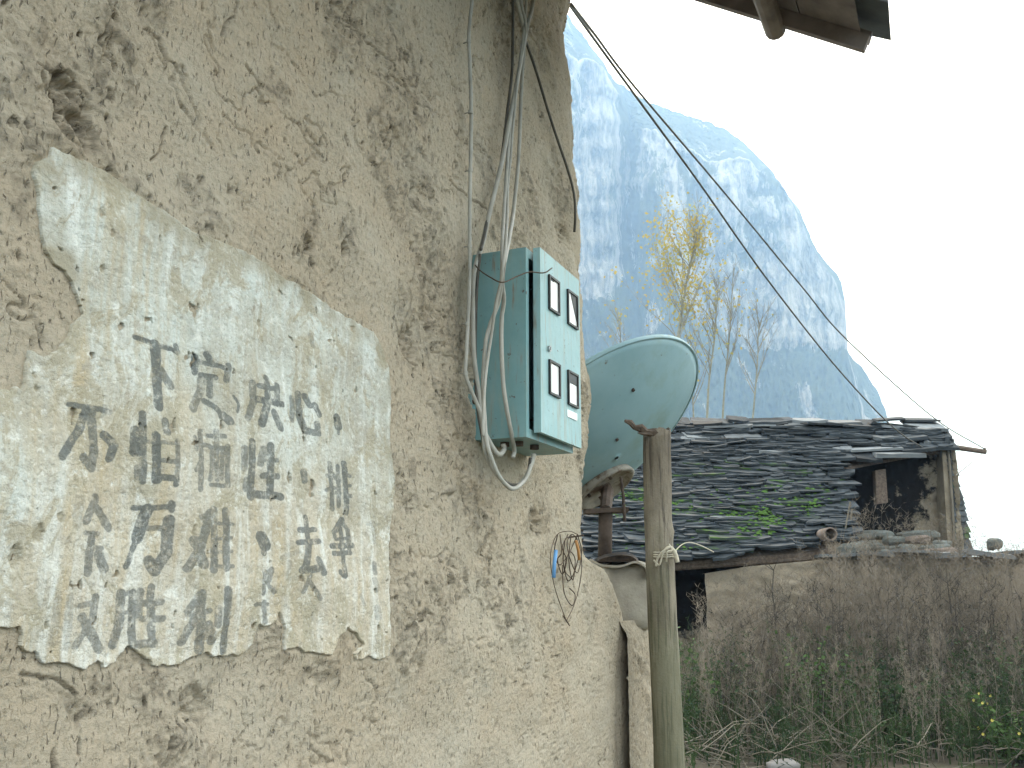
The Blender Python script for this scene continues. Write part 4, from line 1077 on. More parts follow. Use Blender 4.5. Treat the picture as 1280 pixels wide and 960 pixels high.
    F += [tuple(range(n_ + 1)), tuple(3 * (n_ + 1) + k for k in range(n_, -1, -1))]
    mb.add(V, F); mb.build('base_shoe', M['rust'], t, smooth=True)
dish()

def sack():
    # lumpy cement-filled sack under the dish foot
    c = at(786, 744, 5.80); V = []; nu, nv = 26, 18
    for i in range(nv):
        ph = -pi / 2 + pi * i / (nv - 1)
        for k in range(nu):
            th = 2 * pi * k / nu
            cx, cy, cz = cos(ph) * cos(th), cos(ph) * sin(th), sin(ph)
            f = lambda s: math.copysign(abs(s) ** .45, s)
            n_ = 1 + .08 * float(fbm(np.array(cx * 2 + cz), np.array(cy * 2 + cz * 1.7), 3, 8))
            V.append(c + np.array([.155 * f(cx) * n_, .15 * f(cy) * n_, .185 * f(cz) * n_]))
    F = [(i * nu + k, i * nu + (k + 1) % nu, (i + 1) * nu + (k + 1) % nu, (i + 1) * nu + k) for i in range(nv - 1) for k in range(nu)]
    o = build('cement_sack', V, F, M['cement'], None, smooth=True, origin=c - np.array([0, 0, .18]))
    tag(o, 'lumpy beige cement block under the dish foot, beside the post', 'block')
    # dark folded plate and tin sheet
    mb = MB()
    P = catmull([at(738, 700, 5.65), at(752, 707, 5.62), at(775, 708, 5.62), at(792, 703, 5.64), at(804, 708, 5.66), at(809, 722, 5.66)], 5)
    for a, b in zip(P[:-1], P[1:]):
        mb.box8([a + (0, -.05, -.006), b + (0, -.05, -.006), b + (0, .16, -.006), a + (0, .16, -.006), a + (0, -.05, .006), b + (0, -.05, .006), b + (0, .16, .006), a + (0, .16, .006)])
    o = mb.build('rag_strip', M['cement'], None, origin=P[0]); tag(o, 'grey folded sheet draped over the cement block under the dish', 'sheet')
sack()

# =================================================================== SLATE HOUSE BEHIND
hs = thing('slate_house', (4.2, 15.0, 0), 'earth farmhouse roofed in rough dark slates with an open sooty loft', 'house')
RS = 0.767
def rz2(Y): return 1.90 + (Y - 13.0) * RS
variants = []
random.seed(5)
def slate_mesh(k):
    # irregular slab, 1 x 1 footprint, unit thickness; y+ is upslope
    n = random.choice((6, 7, 8)); P = []
    base = [(-.5, -.45), (-.2, -.5), (.15, -.5), (.5, -.42), (.5, .5), (-.5, .5), (-.52, .1), (.52, .05)]
    ang = sorted(base, key=lambda p: atan2(p[1], p[0]))
    P = [(x + random.uniform(-.07, .07), y + random.uniform(-.09, .09)) for x, y in ang]
    n = len(P)
    lo = [(x, y, -.5) for x, y in P]; hi = [(x * .97, y * .97, .5 + random.uniform(-.25, .25)) for x, y in P]
    me = bpy.data.meshes.new('slate')
    me.from_pydata(lo + hi + [(0, 0, .55)], [], [tuple(range(n - 1, -1, -1))] + [(i, (i + 1) % n, n + (i + 1) % n, n + i) for i in range(n)] + [(n + i, n + (i + 1) % n, 2 * n) for i in range(n)])
    return me
SM = {}
for mk in ('slate', 'slate_pale', 'slate_moss'):
    SM[mk] = []
    for k in range(9):
        me = slate_mesh(k); me.materials.append(M[mk]); SM[mk].append(me)
SL = math.hypot(1, RS); TH = atan2(RS, 1)
def put_slate(x, Y, w, dpt, th, mk, lift=0.0, parent=hs, pitch=None, roll=None, yaw=None, z=None, name='slate'):
    o = bpy.data.objects.new(name, random.choice(SM[mk]))
    z = (rz2(Y) + lift) if z is None else z
    p = wloc(parent)
    o.location = (x - p.x, Y - p.y, z - p.z)
    o.rotation_euler = (TH - radians(random.uniform(6, 24)) if pitch is None else pitch, radians(random.gauss(0, 2.6)) if roll is None else roll, radians(random.gauss(0, 4)) if yaw is None else yaw)
    o.scale = (w, dpt, th)
    o.parent = parent
    COL.objects.link(o)
    return o
def roof_edge_x(Y):       # right-hand limit of the long slope
    return float(np.interp(Y, [13.0, 13.5, 15.0], [3.95, 4.55, 5.02]))
def slate_roof():
    Y = 13.02; r = 0; nsl = 0
    while Y < 16.0:
        x = .95 + random.uniform(0, .2)
        full = Y > 15.05
        xe = 6.98 if Y > 14.98 else roof_edge_x(Y)
        while x < xe - .1:
            w = random.uniform(.30, .74)
            w = min(w, xe - x + .04)
            if xe - x - w < .22: w = xe - x
            t_ = (Y - 13) / 3
            if Y < 13.0 + .15 * max(0, x + w / 2 - 2.0): x += w; continue
            if x > 4.9 and Y < 15.0 + (x - 5.2) * .25: x += w; continue
            if x > 4.9 or nsl < 298: nsl += 1
            else: x += w; continue
            mk = 'slate'
            if random.random() < 0.03 + 0.30 * max(0, t_ - .35): mk = 'slate_pale'
            elif t_ < .66 and x < 4.6 and random.random() < .62: mk = 'slate_moss'
            put_slate(x + w / 2, Y + random.uniform(-.05, .05) + .17, w * (1.08 if x + w < xe - .05 else .98), random.uniform(.34, .48) if x + w < xe - .05 or Y > 15 else .24, random.uniform(.028, .06), mk, lift=.045 + random.uniform(0, .05))
            x += w
        Y += 0.118 * (1.3 if Y < 13.6 else 1) * random.uniform(.9, 1.1); r += 1
    # smaller broken slates packed between the large ones
    mb = MB(); r_ = np.random.default_rng(40)
    for k in range(1100):
        Yk = r_.uniform(13.1, 16.0); xlo = 1.3; xm = 6.8 if Yk > 15.5 else (roof_edge_x(Yk) if Yk < 15.02 else 5.0)
        xk = r_.uniform(1.0, xm)
        if Yk < 13.12 + .15 * max(0, xk - 2.0): continue
        w_ = r_.uniform(.07, .26); d_ = r_.uniform(.10, .2); an = TH - radians(r_.uniform(8, 26)); ya = r_.normal(0, .08); ro = r_.normal(0, .06)
        P = []
        for a, b in ((-1, -1), (-.2, -1.15), (.9, -.85), (1, .9), (-.9, 1)):
            a *= w_ * r_.uniform(.85, 1.1); b *= d_
            P.append((xk + a * cos(ya) - b * sin(ya), Yk + b * cos(an), rz2(Yk) + .075 + r_.uniform(-.005, .005) + b * sin(an) + a * ro))
        mb.prism(P, (0, -.008, r_.uniform(.015, .032)))
    o = mb.build('slate_fragments', M['slate'], hs); o['kind'] = 'stuff'
    # ridge slates laid flat
    x = 0.9
    while x < 6.45:
        w = random.uniform(.4, .7)
        put_slate(x + w / 2, 16.02 + random.uniform(-.05, .05), w * 1.1, .42, .03, random.choice(('slate', 'slate_pale', 'slate')), pitch=radians(random.uniform(4, 16)), z=rz2(16.0) + .07 + random.uniform(0, .05))
        x += w * .9
    # deck under the slates (long slope and upper strip), rear slope
    m = MB()
    def slp(x0, x1, Ya, Yb, off=-.03, th=.04):
        m.box8([(x0, Ya, rz2(Ya) + off - th), (x1, Ya, rz2(Ya) + off - th), (x1, Yb, rz2(Yb) + off - th), (x0, Yb, rz2(Yb) + off - th), (x0, Ya, rz2(Ya) + off), (x1, Ya, rz2(Ya) + off), (x1, Yb, rz2(Yb) + off), (x0, Yb, rz2(Yb) + off)])
    d_ = lambda x, Y, o: (x, Y, rz2(Y) + o)
    m.box8([d_(.8, 13.08, -.07), d_(4.4, 13.42, -.07), d_(4.4, 13.597, -.07), d_(.8, 13.597, -.07), d_(.8, 13.08, -.03), d_(4.4, 13.42, -.03), d_(4.4, 13.597, -.03), d_(.8, 13.597, -.03)])
    slp(.8, 4.5, 13.6, 15.1); slp(.8, 5.0, 15.103, 16.05)
    f_ = lambda x, Y, o: (x, Y, rz2(Y) + o)
    m.box8([f_(5.003, 15.12, -.07), f_(6.9, 15.62, -.07), f_(6.9, 16.05, -.07), f_(5.003, 16.05, -.07), f_(5.003, 15.12, -.03), f_(6.9, 15.62, -.03), f_(6.9, 16.05, -.03), f_(5.003, 16.05, -.03)])
    m.build('roof_deck', M['old_timber'], hs)
    m = MB(); zt = rz2(16.05) - .02
    m.box8([(.8, 16.06, zt - .08), (6.9, 16.06, zt - .08), (6.9, 19, zt - 2.3), (.8, 19, zt - 2.3), (.8, 16.06, zt), (6.9, 16.06, zt), (6.9, 19, zt - 2.22), (.8, 19, zt - 2.22)])
    m.build('rear_roof', M['slate'], hs)
    # eave beam
    m = MB(); tube(m, [(.8, 13.14, rz2(13.14) - .13), (4.2, 13.45, rz2(13.45) - .13)], .05, 9); m.build('eave_beam', M['old_timber'], hs)
slate_roof()

def gridwall(name, x0, x1, z0, z1, Y, mat, parent, amp=.05, seed=1, nx=90, nz=60, topf=None, botf=None, soot_shade=None, smooth=True):
    X, Sg = np.meshgrid(np.linspace(x0, x1, nx), np.linspace(0, 1, nz))
    zt = topf(X) if topf else z1 + 0 * X
    zb = botf(X) if botf else z0 + 0 * X
    Z = zb + (zt - zb) * Sg
    Yg = Y - amp * fbm(X * 2.2, Z * 2.2, 5, seed) - amp * .5 * fbm(X * 9, Z * 9, 4, seed + 3)
    V = np.stack([X, Yg, Z], -1).reshape(-1, 3)
    # back rows for thickness
    Xb = X[-1]; Vb = np.stack([Xb, np.full(nx, Y + .30), zt[-1]], -1)
    V = np.concatenate([V, Vb]); Xs = X
    F = grid_faces(nz + 1, nx)
    o = build(name, V, F, mat, parent, smooth=smooth)
    if soot_shade is not None:
        s = soot_shade(X, Z); fattr(o, 'soot', np.concatenate([s.ravel(), s[-1]]))
    return o
# loft back wall, blackened by smoke; cleaner near its right-hand corner and at its foot
def soot_shade(X, Z):
    lft = sstep(7.1, 5.5, X + .5 * fbm(X * 2, Z * 2, 3, 5)); low = sstep(2.2, 3.1, Z + .25 * (X < 6) * fbm(X * 3, Z * 3, 3, 6) + .22 * (6.2 - X))
    return np.clip(lft * low + .25 * low, 0, 1)
gridwall('loft_wall', 4.3, 7.02, 1.6, 3.9, 15.72, M['sooty'], hs, .08, 3, topf=lambda X: X * 0 + rz2(15.7) - .05, soot_shade=soot_shade)
gridwall('front_wall', .8, 4.4, -.1, 2.1, 14.0, M['sooty'], hs, .05, 23, 60, 40, soot_shade=lambda X, Z: sstep(.9, 1.5, Z) * 1.2)  # dark upper band paints the shaded opening under the eave
gridwall('back_wall', .8, 7.0, -.1, 2.4, 17.5, M['mud_far'], hs, .05, 24, 40, 20)
def hip_and_bits():
    # cheek wall closing the left side of the loft
    m = MB(); m.prism([(4.50, 13.35, 1.5), (4.93, 15.1, 1.5), (4.93, 15.1, rz2(15.1) - .1), (4.50, 13.35, rz2(13.35) - .12)], (.0 - .1, .02, 0)); o = m.build('cheek_wall', M['sooty'], hs); fattr(o, 'soot', np.ones(8))
    # right-hand cheek: light plastered edge, then steep slates hung on the gable
    a = at(1184, 562, 15.5); b = at(1191, 686, 15.35)
    m = MB(); m.box8([b + (-.08, 0, -.3), b + (.0, 0, -.3), b + (.0, .3, -.3), b + (-.08, .3, -.3), a + (-.08, 0, 0), a, a + (.0, .3, 0), a + (-.08, .3, 0)]); o = m.build('gable_wall', M['sooty'], hs); fattr(o, 'soot', np.zeros(8))
    m = MB(); tube(m, [b + (.012, -.02, -.2), (a + b) / 2 + (.02, -.02, 0), a + (.01, -.02, .02)], .022, 6); m.build('gable_batten', M['straw'], hs)
    # gable hung slates: courses going up, their ends making the ragged right edge
    n = 20
    for k in range(n):
        f = k / (n - 1)
        p = at(1188 + 2 * (1 - f), 686 + (548 - 686) * f, 15.45)
        e = at(1216 - 27 * f + random.uniform(-2, 1.5), 682 + (548 - 682) * f, 16.6 - .6 * f)
        w = np.linalg.norm(e - p); 
        m = MB(); th = random.uniform(.03, .05)
        d = (e - p) / max(w, .05); e = p + d * max(w, .22)
        h = .13
        m.box8([p + (0, 0, -h), e + (.02, 0, -h - .02), e + (0, .06, -h), p + (-.05, .06, -h), p + (-.02, 0, th), e + (-.05, 0, th), e + (-.07, .06, th), p + (-.06, .06, th)])
        m.build('gable_slate', M['slate'] if random.random() < .8 else M['slate_moss'], hs)
    # beam sticking out at the ridge end, with its stay
    m = MB(); tube(m, [at(1150, 552, 15.9), at(1186, 558, 15.7), at(1233, 565, 15.4)], [.05, .045, .04], 8)
    tube(m, [at(1230, 566, 15.4), at(1231, 560, 15.4)], .02, 6); m.build('outrigger_beam', M['old_timber'], hs)
    m = MB(); tube(m, [at(1228, 567, 15.4), at(1210, 582, 15.4), at(1195, 594, 15.5)], .008, 5); m.build('stay_wire', M['cable'], hs)
    # post in the loft
    m = MB(); q = [at(1094, 588, 15.3), at(1107, 586, 15.3), at(1110, 628, 15.3), at(1096, 630, 15.3)]
    m.prism(q, (0, .12, 0)); m.build('loft_post', M['old_timber'], hs)
    # rubble course on the loft floor: rough stones
    for k in range(17):
        x = random.uniform(1048, 1186); y = random.uniform(668, 694); p = at(x, y, 15.0 - (y - 668) * .03)
        s = random.uniform(.07, .17)
        V, F = rock(s * random.uniform(1, 1.9), s, s * .45, k + 500)
        build('rubble_stone', V + p, F, random.choice((M['clay'], M['stone'], M['stone'])), hs)

def rock(a, b, c, seed, n1=7, n2=9):
    V = []
    r_ = np.random.default_rng(seed); ph0 = r_.uniform(0, 9)
    for i in range(1, n1):
        p = -pi / 2 + pi * i / n1
        for k in range(n2):
            t_ = 2 * pi * k / n2
            v = np.array([cos(p) * cos(t_), cos(p) * sin(t_), sin(p)])
            v = np.sign(v) * np.abs(v) ** .7
            s = 1 + .22 * sin(3.1 * v[0] + ph0) * cos(2.7 * v[1] - ph0) + r_.uniform(-.08, .08)
            V.append(v * s * np.array([a, b, c]))
    V += [np.array([0, 0, -c]), np.array([0, 0, c])]
    nb = (n1 - 1) * n2
    F = [(i * n2 + k, i * n2 + (k + 1) % n2, (i + 1) * n2 + (k + 1) % n2, (i + 1) * n2 + k) for i in range(n1 - 2) for k in range(n2)]
    F += [(nb, (k + 1) % n2, k) for k in range(n2)] + [(nb + 1, (n1 - 2) * n2 + k, (n1 - 2) * n2 + (k + 1) % n2) for k in range(n2)]
    return np.array(V), F
hip_and_bits()

# moss cushions on the lower left slates
def moss():
    V = []; F = []
    r_ = np.random.default_rng(9)
    cl = [(r_.uniform(1.6, 4.3), r_.uniform(13.0, 14.4)) for _ in range(44)]
    for cx, cy in cl:
        for _ in range(int(r_.integers(10, 46))):
            x = cx + r_.normal(0, .17); y = cy + r_.normal(0, .10)
            if y < 13.15 + .15 * max(0, x - 2.0): continue
            z = rz2(y) + .105 + r_.uniform(0, .045); s = r_.uniform(.012, .038)
            k = len(V)
            V += [(x - s, y - s * .6, z), (x + s, y - s * .6, z), (x + s * .7, y + s, z + .01), (x - s * .7, y + s, z + .01), (x, y, z + s * .9)]
            F += [(k, k + 1, k + 4), (k + 1, k + 2, k + 4), (k + 2, k + 3, k + 4), (k + 3, k, k + 4)]
    o = build('moss', V, F, M['moss'], hs); o['kind'] = 'stuff'
moss()

# =================================================================== YARD WALL in front of the slate house
yw = thing('yard_wall', (5, 13.25, 0), 'grey rammed earth yard wall with stone coping behind the dry weeds', 'wall')
def top_yw(X):
    return np.interp(X, [2.3, 3.1, 3.9, 4.25, 5.2, 6.0, 7.2, 9.5], [1.85, 1.98, 2.05, 2.10, 2.13, 2.10, 2.17, 2.25])
Yw = gridwall('wall_face', 2.52, 10.5, -.1, 2.2, 13.3, M['mud_far'], yw, .07, 13, 220, 70, topf=top_yw)
random.seed(12)
x = 4.0
while x < 9.6:
    w = random.uniform(.3, .75)
    n_ = 1 if random.random() < .75 else 2
    for j in range(n_):
        o = put_slate(x + w / 2, 13.30 + random.uniform(-.05, .05), w * 1.05, random.uniform(.42, .55), random.uniform(.04, .075), 'slate_pale', parent=yw, pitch=radians(random.uniform(-4, 8)), z=float(top_yw(x + w / 2)) + .02 + .06 * j, name='coping_stone')
    x += w * random.uniform(.93, 1.0)
for (px_, py_, s, mk, lb) in ((1242, 680, .085, 'stone', 'dark squarish stone set alone on the right end of the yard wall coping'), (1066, 689, .12, 'stone', 'long dark stone on the yard wall coping below the loft opening')):
    p = at(px_, py_, 13.25); V, F = rock(s * (2.0 if px_ == 1066 else 1.1), s, s * .9, px_)
    o = build('stone', V + p, F, M[mk], None, origin=p - np.array([0, 0, s * .8])); tag(o, lb, 'stone', 'loose stones on the yard wall')
# clay pipe stub
p = at(1036, 668, 13.2)
mb = MB()
pr = [.085, .09, .09, .07, .068, .06]; oy = [.35, .2, -.08, -.09, -.02, .3]
V = [];
for r_, y_ in zip(pr, oy):
    for k in range(16): V.append(p + np.array([r_ * cos(2 * pi * k / 16) + .03 * y_, y_, r_ * sin(2 * pi * k / 16)]))
F = [(i * 16 + k, i * 16 + (k + 1) % 16, (i + 1) * 16 + (k + 1) % 16, (i + 1) * 16 + k) for i in range(5) for k in range(16)] + [tuple(5 * 16 + k for k in range(16))]
pp = build('clay_pipe', V, F, M['clay'], None, smooth=True, origin=p - np.array([0, 0, .09])); tag(pp, 'short open clay pipe lying at the lower corner of the slate roof', 'pipe')
for i, (L, lb) in enumerate((([(1050, 700), (1056, 665), (1063, 627)], 'taller of two thin pale sticks leaning in the loft opening'), ([(1058, 702), (1062, 665), (1065, 636)], 'shorter of two thin pale sticks leaning in the loft opening'))):
    mb = MB(); tube(mb, [at(a, b, 13.6 + .1 * i) for a, b in L], .012, 5); o = mb.build('stick', M['straw'], None, origin=at(*L[0], 13.6)); tag(o, lb, 'stick', 'sticks in the loft opening')

# =================================================================== OVERHEAD LINES
def line(pts, r, lb):
    mb = MB(); tube(mb, catmull(pts, 8), r, 5)
    o = mb.build('overhead_line', M['cable_dark'], None, smooth=True, origin=pts[0]); tag(o, lb, 'power line', 'overhead lines to the slate house')
line([at(708, 0, 5.2), at(735, 38, 5.9), at(780, 100, 6.8), at(875, 230, 8.6), at(962, 353, 10.6), at(1050, 464, 12.8), at(1120, 537, 14.8), at(1172, 570, 15.6)], .010, 'lower of two overhead lines falling from the mud house to the slate roof')
line([at(714, 5, 5.2), at(745, 45, 5.9), at(793, 108, 6.8), at(904, 239, 8.9), at(1003, 359, 11.0), at(1059, 425, 12.2), at(1167, 522, 14.6), at(1232, 562, 15.4)], .009, 'upper of two overhead lines ending at the beam beyond the slate roof')

# =================================================================== SAPLINGS behind the slate house
def sapling(pts, Y, h_br, leaves, lb, nbr, spread, seed, rad=.035, r0=0.25, llen=None):
    r_ = np.random.default_rng(seed)
    P = catmull([at(x, y, Y) for x, y in pts], 6)
    base = np.array([P[0][0], Y, 0.0])
    t = thing('sapling', base, lb, 'tree', 'young poplars behind the slate house')
    P = [base] + P
    L = np.linspace(0, 1, len(P))
    mb = MB(); tube(mb, P, [rad * (1 - .82 * l) for l in L], 6); mb.build('trunk', M['bark'], t, smooth=True)
    mb = MB(); tips = []
    top = P[-1]; H = top[2]
    for k in range(nbr):
        f = r0 + (.93 - r0) * (k + r_.uniform(0, .8)) / nbr
        i = min(int(f * (len(P) - 1)), len(P) - 2)
        p = P[i] + (P[i + 1] - P[i]) * (f * (len(P) - 1) - i)
        az = r_.uniform(0, 2 * pi); ln = spread * (1.22 - f) * r_.uniform(.6, 1.15) + .15
        d = np.array([cos(az), sin(az), 0]) * .62 + np.array([0, 0, .9 + .3 * f])
        d /= np.linalg.norm(d)
        Q = [p]
        for j in range(5):
            d = d + np.array([0, 0, .05]) + r_.normal(0, .09, 3); d /= np.linalg.norm(d); Q.append(Q[-1] + d * ln / 5)
        tube(mb, Q, [.011 * (1 - .8 * j / 5) * (1.3 - f * .5) for j in range(6)], 4, False)
        for j in range(2, 6):
            tips.append((Q[j], f))
            for _ in range(2):
                dd = d + r_.normal(0, .5, 3); dd[2] = abs(dd[2]) + .3; dd /= np.linalg.norm(dd)
                q2 = Q[j] + dd * ln * r_.uniform(.12, .3)
                tube(mb, [Q[j], (Q[j] + q2) / 2 + r_.normal(0, .01, 3), q2], [.005, .004, .002], 3, False)
                tips.append((q2, f))
    mb.build('branches', M['twig'], t)
    V = []; F = []
    if leaves:
        tips += [(P[-1] + r_.normal(0, .12, 3) - (0, 0, .15), .6) for _ in range(10)]
        wts = np.array([(1.25 - f * .8) * (1 if f < .72 else .4) for _, f in tips]) if leaves > 60 else np.ones(len(tips)); wts /= wts.sum()
        for _ in range(leaves):
            q, f = tips[int(r_.choice(len(tips), p=wts))]
            c = q + r_.normal(0, .14, 3); s = r_.uniform(.022, .046)
            a = r_.normal(0, 1, 3); a /= np.linalg.norm(a); b = np.cross(a, r_.normal(0, 1, 3)); b /= np.linalg.norm(b)
            k = len(V)
            V += [c - a * s, c + b * s * .75 - a * s * .2, c + a * s * 1.1, c - b * s * .75 - a * s * .2]; F += [(k, k + 1, k + 2, k + 3)]
        o = build('foliage', V, F, M['leaf_yellow'], t); o['kind'] = 'stuff'
sapling([(838, 540), (843, 470), (848, 420), (857, 360), (866, 315), (876, 282)], 21, 0, 1700, 'tallest young poplar holding its yellow leaves, above the dish', 46, 2.1, 3, .045, .36)
sapling([(883, 545), (886, 480), (893, 425), (896, 380), (899, 345)], 21.5, 0, 160, 'nearly bare sapling just right of the dish rim', 24, 1.2, 4, .030, .3)
sapling([(902, 545), (906, 480), (911, 430), (914, 385), (917, 330)], 22.5, 0, 70, 'thin bare sapling with a few yellow leaves, second right of the dish', 22, 1.3, 5, .028, .3)
sapling([(939, 545), (943, 500), (947, 450), (948, 415), (953, 395)], 21.5, 0, 14, 'bare sapling farthest right with thin upright twigs', 20, 1.2, 6, .026, .3)
sapling([(868, 545), (866, 500), (862, 455), (860, 420)], 23, 0, 50, 'slim bare sapling hidden partly behind the dish rim', 16, 1.1, 7, .024, .3)
sapling([(775, 545), (778, 480), (776, 430), (772, 385)], 23, 0, 45, 'sparse sapling whose top shows left of the yellow poplar', 18, 1.1, 8, .024, .3)

# =================================================================== WEEDS
def weeds(name, n, xr, yr, hr, mat, seed, side=10, leafy=0, plume=0.5, wid=.006, twl=.16, low=0.0, hfun=None, lsz=1.0):
    r_ = np.random.default_rng(seed)
    V = []; F = []
    def tri(a, b, w):
        o = len(V); d = b - a; s = np.cross(d, [0.15, 1, .1]); s = s / (np.linalg.norm(s) + 1e-9) * w
        V.extend([a - s, a + s, b]); F.append((o, o + 1, o + 2))
    for i in range(n):
        x = r_.uniform(*xr); y = r_.uniform(*yr); h = r_.uniform(*hr)
        if hfun: h *= hfun(x, y)
        lean = r_.normal(0, .10, 2)
        P = [np.array([x, y, -.02])]
        for j in range(4):
            t_ = (j + 1) / 4
            P.append(np.array([x + lean[0] * h * t_ * t_ + r_.normal(0, .012), y + lean[1] * h * t_ * t_, h * t_]))
        for j in range(4):
            o = len(V); w0 = wid * (1 - j / 4.3); w1 = wid * (1 - (j + 1) / 4.3)
            V.extend([P[j] - (w0, 0, 0), P[j] + (w0, 0, 0), P[j + 1] + (w1, 0, 0), P[j + 1] - (w1, 0, 0)]); F.append((o, o + 1, o + 2, o + 3))
        for k in range(side):
            f = low + (1 - low) * r_.uniform(0, 1) ** (1 - plume * .6)
            j = min(int(f * 4), 3); p = P[j] + (P[j + 1] - P[j]) * (f * 4 - j)
            az = r_.uniform(0, 2 * pi); L = twl * r_.uniform(.4, 1.2) * (1.35 - f * .7)
            q = p + np.array([cos(az) * .75, sin(az) * .75, r_.uniform(.2, 1.0)]) * L
            tri(p, q, wid * .42)
            for _ in range(3):
                m_ = p + (q - p) * r_.uniform(.3, 1); e = m_ + r_.normal(0, 1, 3) * .035 + np.array([0, 0, .03])
                tri(m_, e, wid * .55)
        for k in range(leafy):
            f = r_.uniform(.05, .95); j = min(int(f * 4), 3); p = P[j] + (P[j + 1] - P[j]) * (f * 4 - j)
            d = r_.normal(0, 1, 3); d[2] = abs(d[2]) * .4; d /= np.linalg.norm(d)
            s = np.cross(d, r_.normal(0, 1, 3)); s /= np.linalg.norm(s); L = r_.uniform(.04, .10) * lsz
            p = p + d * .03; o = len(V)
            V.extend([p, p + d * L * .5 + s * L * .28, p + d * L, p + d * L * .5 - s * L * .28]); F.append((o, o + 1, o + 2, o + 3))
    o = build(name, V, F, mat)
    return o
hf = lambda x, y: float((1 + .24 * gn(np.array(x * 1.7), np.array(y * .9), 66)) * np.interp(x, [2.2, 2.9, 3.6, 4.6, 6, 8.5], [.70, .80, .98, 1.10, 1.10, 1.06]))
o = weeds('dry_weeds', 760, (2.3, 8.6), (11.6, 13.05), (1.15, 2.25), M['dry'], 1, 30, hfun=hf, wid=.0045, twl=.19, plume=.8); o['kind'] = 'stuff'
o = weeds('dry_stems', 340, (2.2, 8.3), (10.9, 13.0), (1.0, 2.05), M['dry_dark'], 2, 12, hfun=hf, wid=.007, twl=.2); o['kind'] = 'stuff'
o = weeds('dry_fine_weeds', 260, (1.5, 7.9), (10.2, 11.8), (.7, 1.35), M['dry'], 8, 22, wid=.0035, twl=.15); o['kind'] = 'stuff'
o = weeds('undergrowth', 1000, (1.6, 8.2), (10.3, 12.6), (.35, 1.3), M['leaf_green'], 3, 4, 17, wid=.005, lsz=.6); o['kind'] = 'stuff'
o = weeds('low_grass', 380, (1.2, 7.8), (9.6, 12.2), (.2, .6), M['leaf_green'], 4, 6, 4, wid=.008, lsz=.6); o['kind'] = 'stuff'

def brush(n, xr, yr, mat, seed, nm):
    r_ = np.random.default_rng(seed); mb = MB()
    for i in range(n):
        p = np.array([r_.uniform(*xr), r_.uniform(*yr), r_.uniform(0, .25)]); az = r_.uniform(0, 2 * pi); L = r_.uniform(.3, .9)
        d = np.array([cos(az), sin(az) * .6, r_.uniform(.05, .9)]); Q = [p]
        for j in range(4):
            d = d + r_.normal(0, .22, 3) - np.array([0, 0, .1]); Q.append(Q[-1] + d / np.linalg.norm(d) * L / 4)
        Q = [np.array([q[0], q[1], max(q[2], .01)]) for q in Q]
        tube(mb, Q, [.006, .0055, .005, .004, .002], 3, False)
    o = mb.build(nm, mat); o['kind'] = 'stuff'
brush(190, (1.5, 3.6), (9.7, 11.2), M['straw'], 5, 'dead_brush')
brush(130, (3.3, 7.0), (9.7, 11.0), M['dry'], 6, 'dead_twigs')

def plant(name, loc, n, h, spread, mat, lb, cat, seed, flowers=0, fl_mat=None, leaf=.07, grp=None, stem=None):
    r_ = np.random.default_rng(seed); loc = np.array(loc, float)
    t = thing(name, loc, lb, cat, grp); mb = MB(); V = []; F = []; FV = []; FF = []
    for i in range(n):
        az = r_.uniform(0, 2 * pi); Q = [loc + np.array([r_.normal(0, .05), r_.normal(0, .05), 0])]
        d = np.array([cos(az) * spread, sin(az) * spread, 1.0]); L = h * r_.uniform(.6, 1.05)
        for j in range(5):
            d = d + r_.normal(0, .12, 3); d[2] = max(d[2], .2); Q.append(Q[-1] + d / np.linalg.norm(d) * L / 5)
        tube(mb, Q, [.007, .006, .005, .004, .003, .002], 4, False)
        for _ in range(24 if leaf else 0):
            f = r_.uniform(.15, 1) * 4.99; j = int(f); p = Q[j] + (Q[j + 1] - Q[j]) * (f - j)
            a = r_.normal(0, 1, 3); a[2] *= .5; a /= np.linalg.norm(a); s = np.cross(a, r_.normal(0, 1, 3)); s /= np.linalg.norm(s); ll = leaf * r_.uniform(.6, 1.3)
            k = len(V); V += [p, p + a * ll * .5 + s * ll * .3, p + a * ll, p + a * ll * .5 - s * ll * .3]; F.append((k, k + 1, k + 2, k + 3))
        if flowers:
            for _ in range(flowers if i % 2 else 0):
                p = Q[-1] + r_.normal(0, .04, 3)
                for m_ in range(5):
                    a0 = 2 * pi * m_ / 5; a1 = a0 + 1.0; k = len(FV); FV += [p, p + np.array([cos(a0), -.4, sin(a0)]) * .015, p + np.array([cos(a1), -.4, sin(a1)]) * .015]; FF.append((k, k + 1, k + 2))
    mb.build('stems', stem or M['dry_dark'], t)
    if V: o = build('foliage', V, F, mat, t); o['kind'] = 'stuff'
    if FV: o = build('flowers', FV, FF, fl_mat, t); o['kind'] = 'stuff'
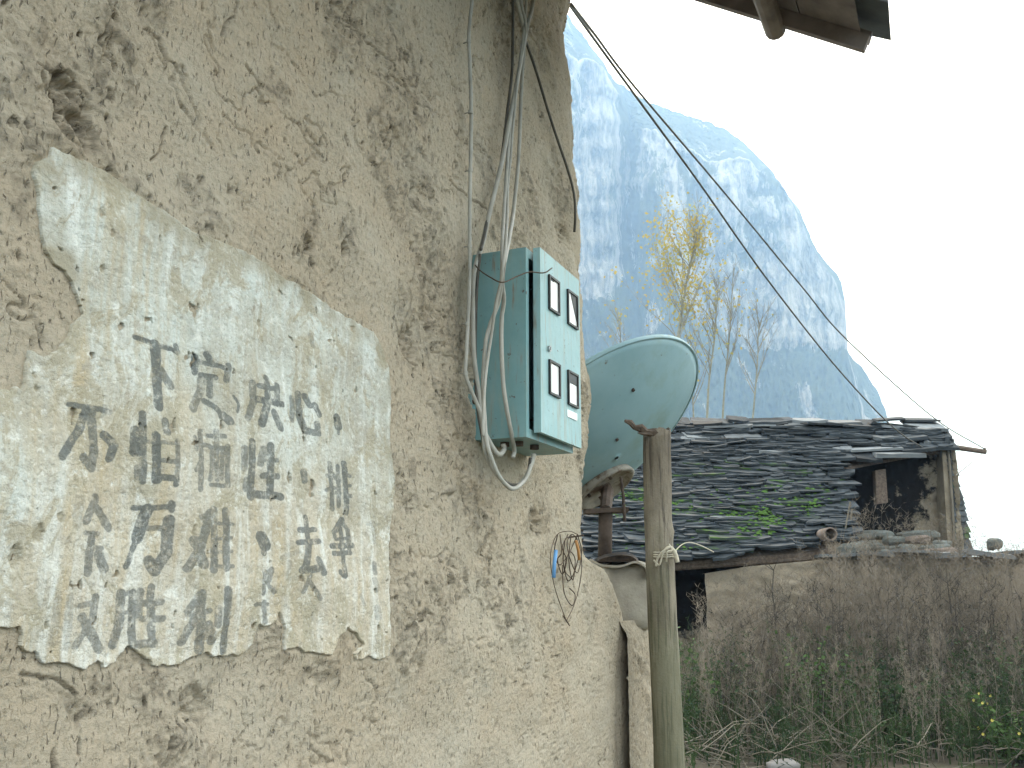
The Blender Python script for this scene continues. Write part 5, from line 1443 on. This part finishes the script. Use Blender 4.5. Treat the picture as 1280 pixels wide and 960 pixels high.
plant('leafy_bush', (4.95, 10.3, 0), 34, .75, .75, M['leaf_bright'], 'fresh green bush with tiny yellow flowers in the bottom right corner', 'bush', 1, 1, M['flower'], .06)
plant('weed_plant', (1.93, 10.9, 0), 9, 1.35, .22, M['leaf_bright'], 'pale green leafy weed just right of the wooden post', 'weed', 2, 0, None, .07)
plant('weed_plant', (3.25, 11.0, 0), 18, 1.35, .3, M['leaf_bright'], 'green leafy weed standing among dry stems at the middle', 'weed', 3, 0, None, .06)
plant('weed_plant', (3.95, 10.9, 0), 14, 1.0, .3, M['leaf_green'], 'dark green weed clump to the right of the middle', 'weed', 4, 0, None, .07)
plant('dead_shrub', (6.1, 11.4, 0), 30, 1.35, .9, M['dry'], 'arching grey dead shrub at the right edge among the weeds', 'shrub', 5, 0, None, 0, stem=M['dry'])
plant('dead_shrub', (2.35, 11.2, 0), 26, 1.3, .8, M['dry'], 'bare grey shrub between the post and the weeds', 'shrub', 6, 0, None, 0, stem=M['dry'])
for (px_, lb, h_) in ((1200, 'tall dark dead stalk standing by the right part of the yard wall', 1.75), (975, 'tall dark dead stalk rising below the eave end of the slate roof', 1.9)):
    b = at(px_, 900, 12.2); r_ = np.random.default_rng(px_); mb = MB(); base = np.array([b[0], 12.2, 0.0])
    Q = [base + np.array([r_.normal(0, .02), 0, h_ * j / 7]) for j in range(8)]
    t = thing('dead_stalk', base, lb, 'stalk', 'tall dead stalks'); tube(mb, Q, [.02 * (1 - .1 * j) for j in range(8)], 5); mb.build('stem', M['dry_dark'], t)
    mb = MB()
    for j in range(2, 8):
        for _ in range(3):
            e = Q[j] + np.array([r_.normal(0, .12), r_.normal(0, .1), r_.uniform(.08, .25)]); tube(mb, [Q[j], e], [.006, .002], 3, False)
    mb.build('twigs', M['dry_dark'], t)
p = at(978, 960, 9.9); V, F = rock(.17, .11, .05, 77); p[2] = max(p[2], .05)
o = build('pale_stone', V + p, F, M['pale_stone'], None, smooth=True, origin=p - np.array([0, 0, .05])); tag(o, 'pale flat stone lying on the ground at the bottom edge', 'stone')
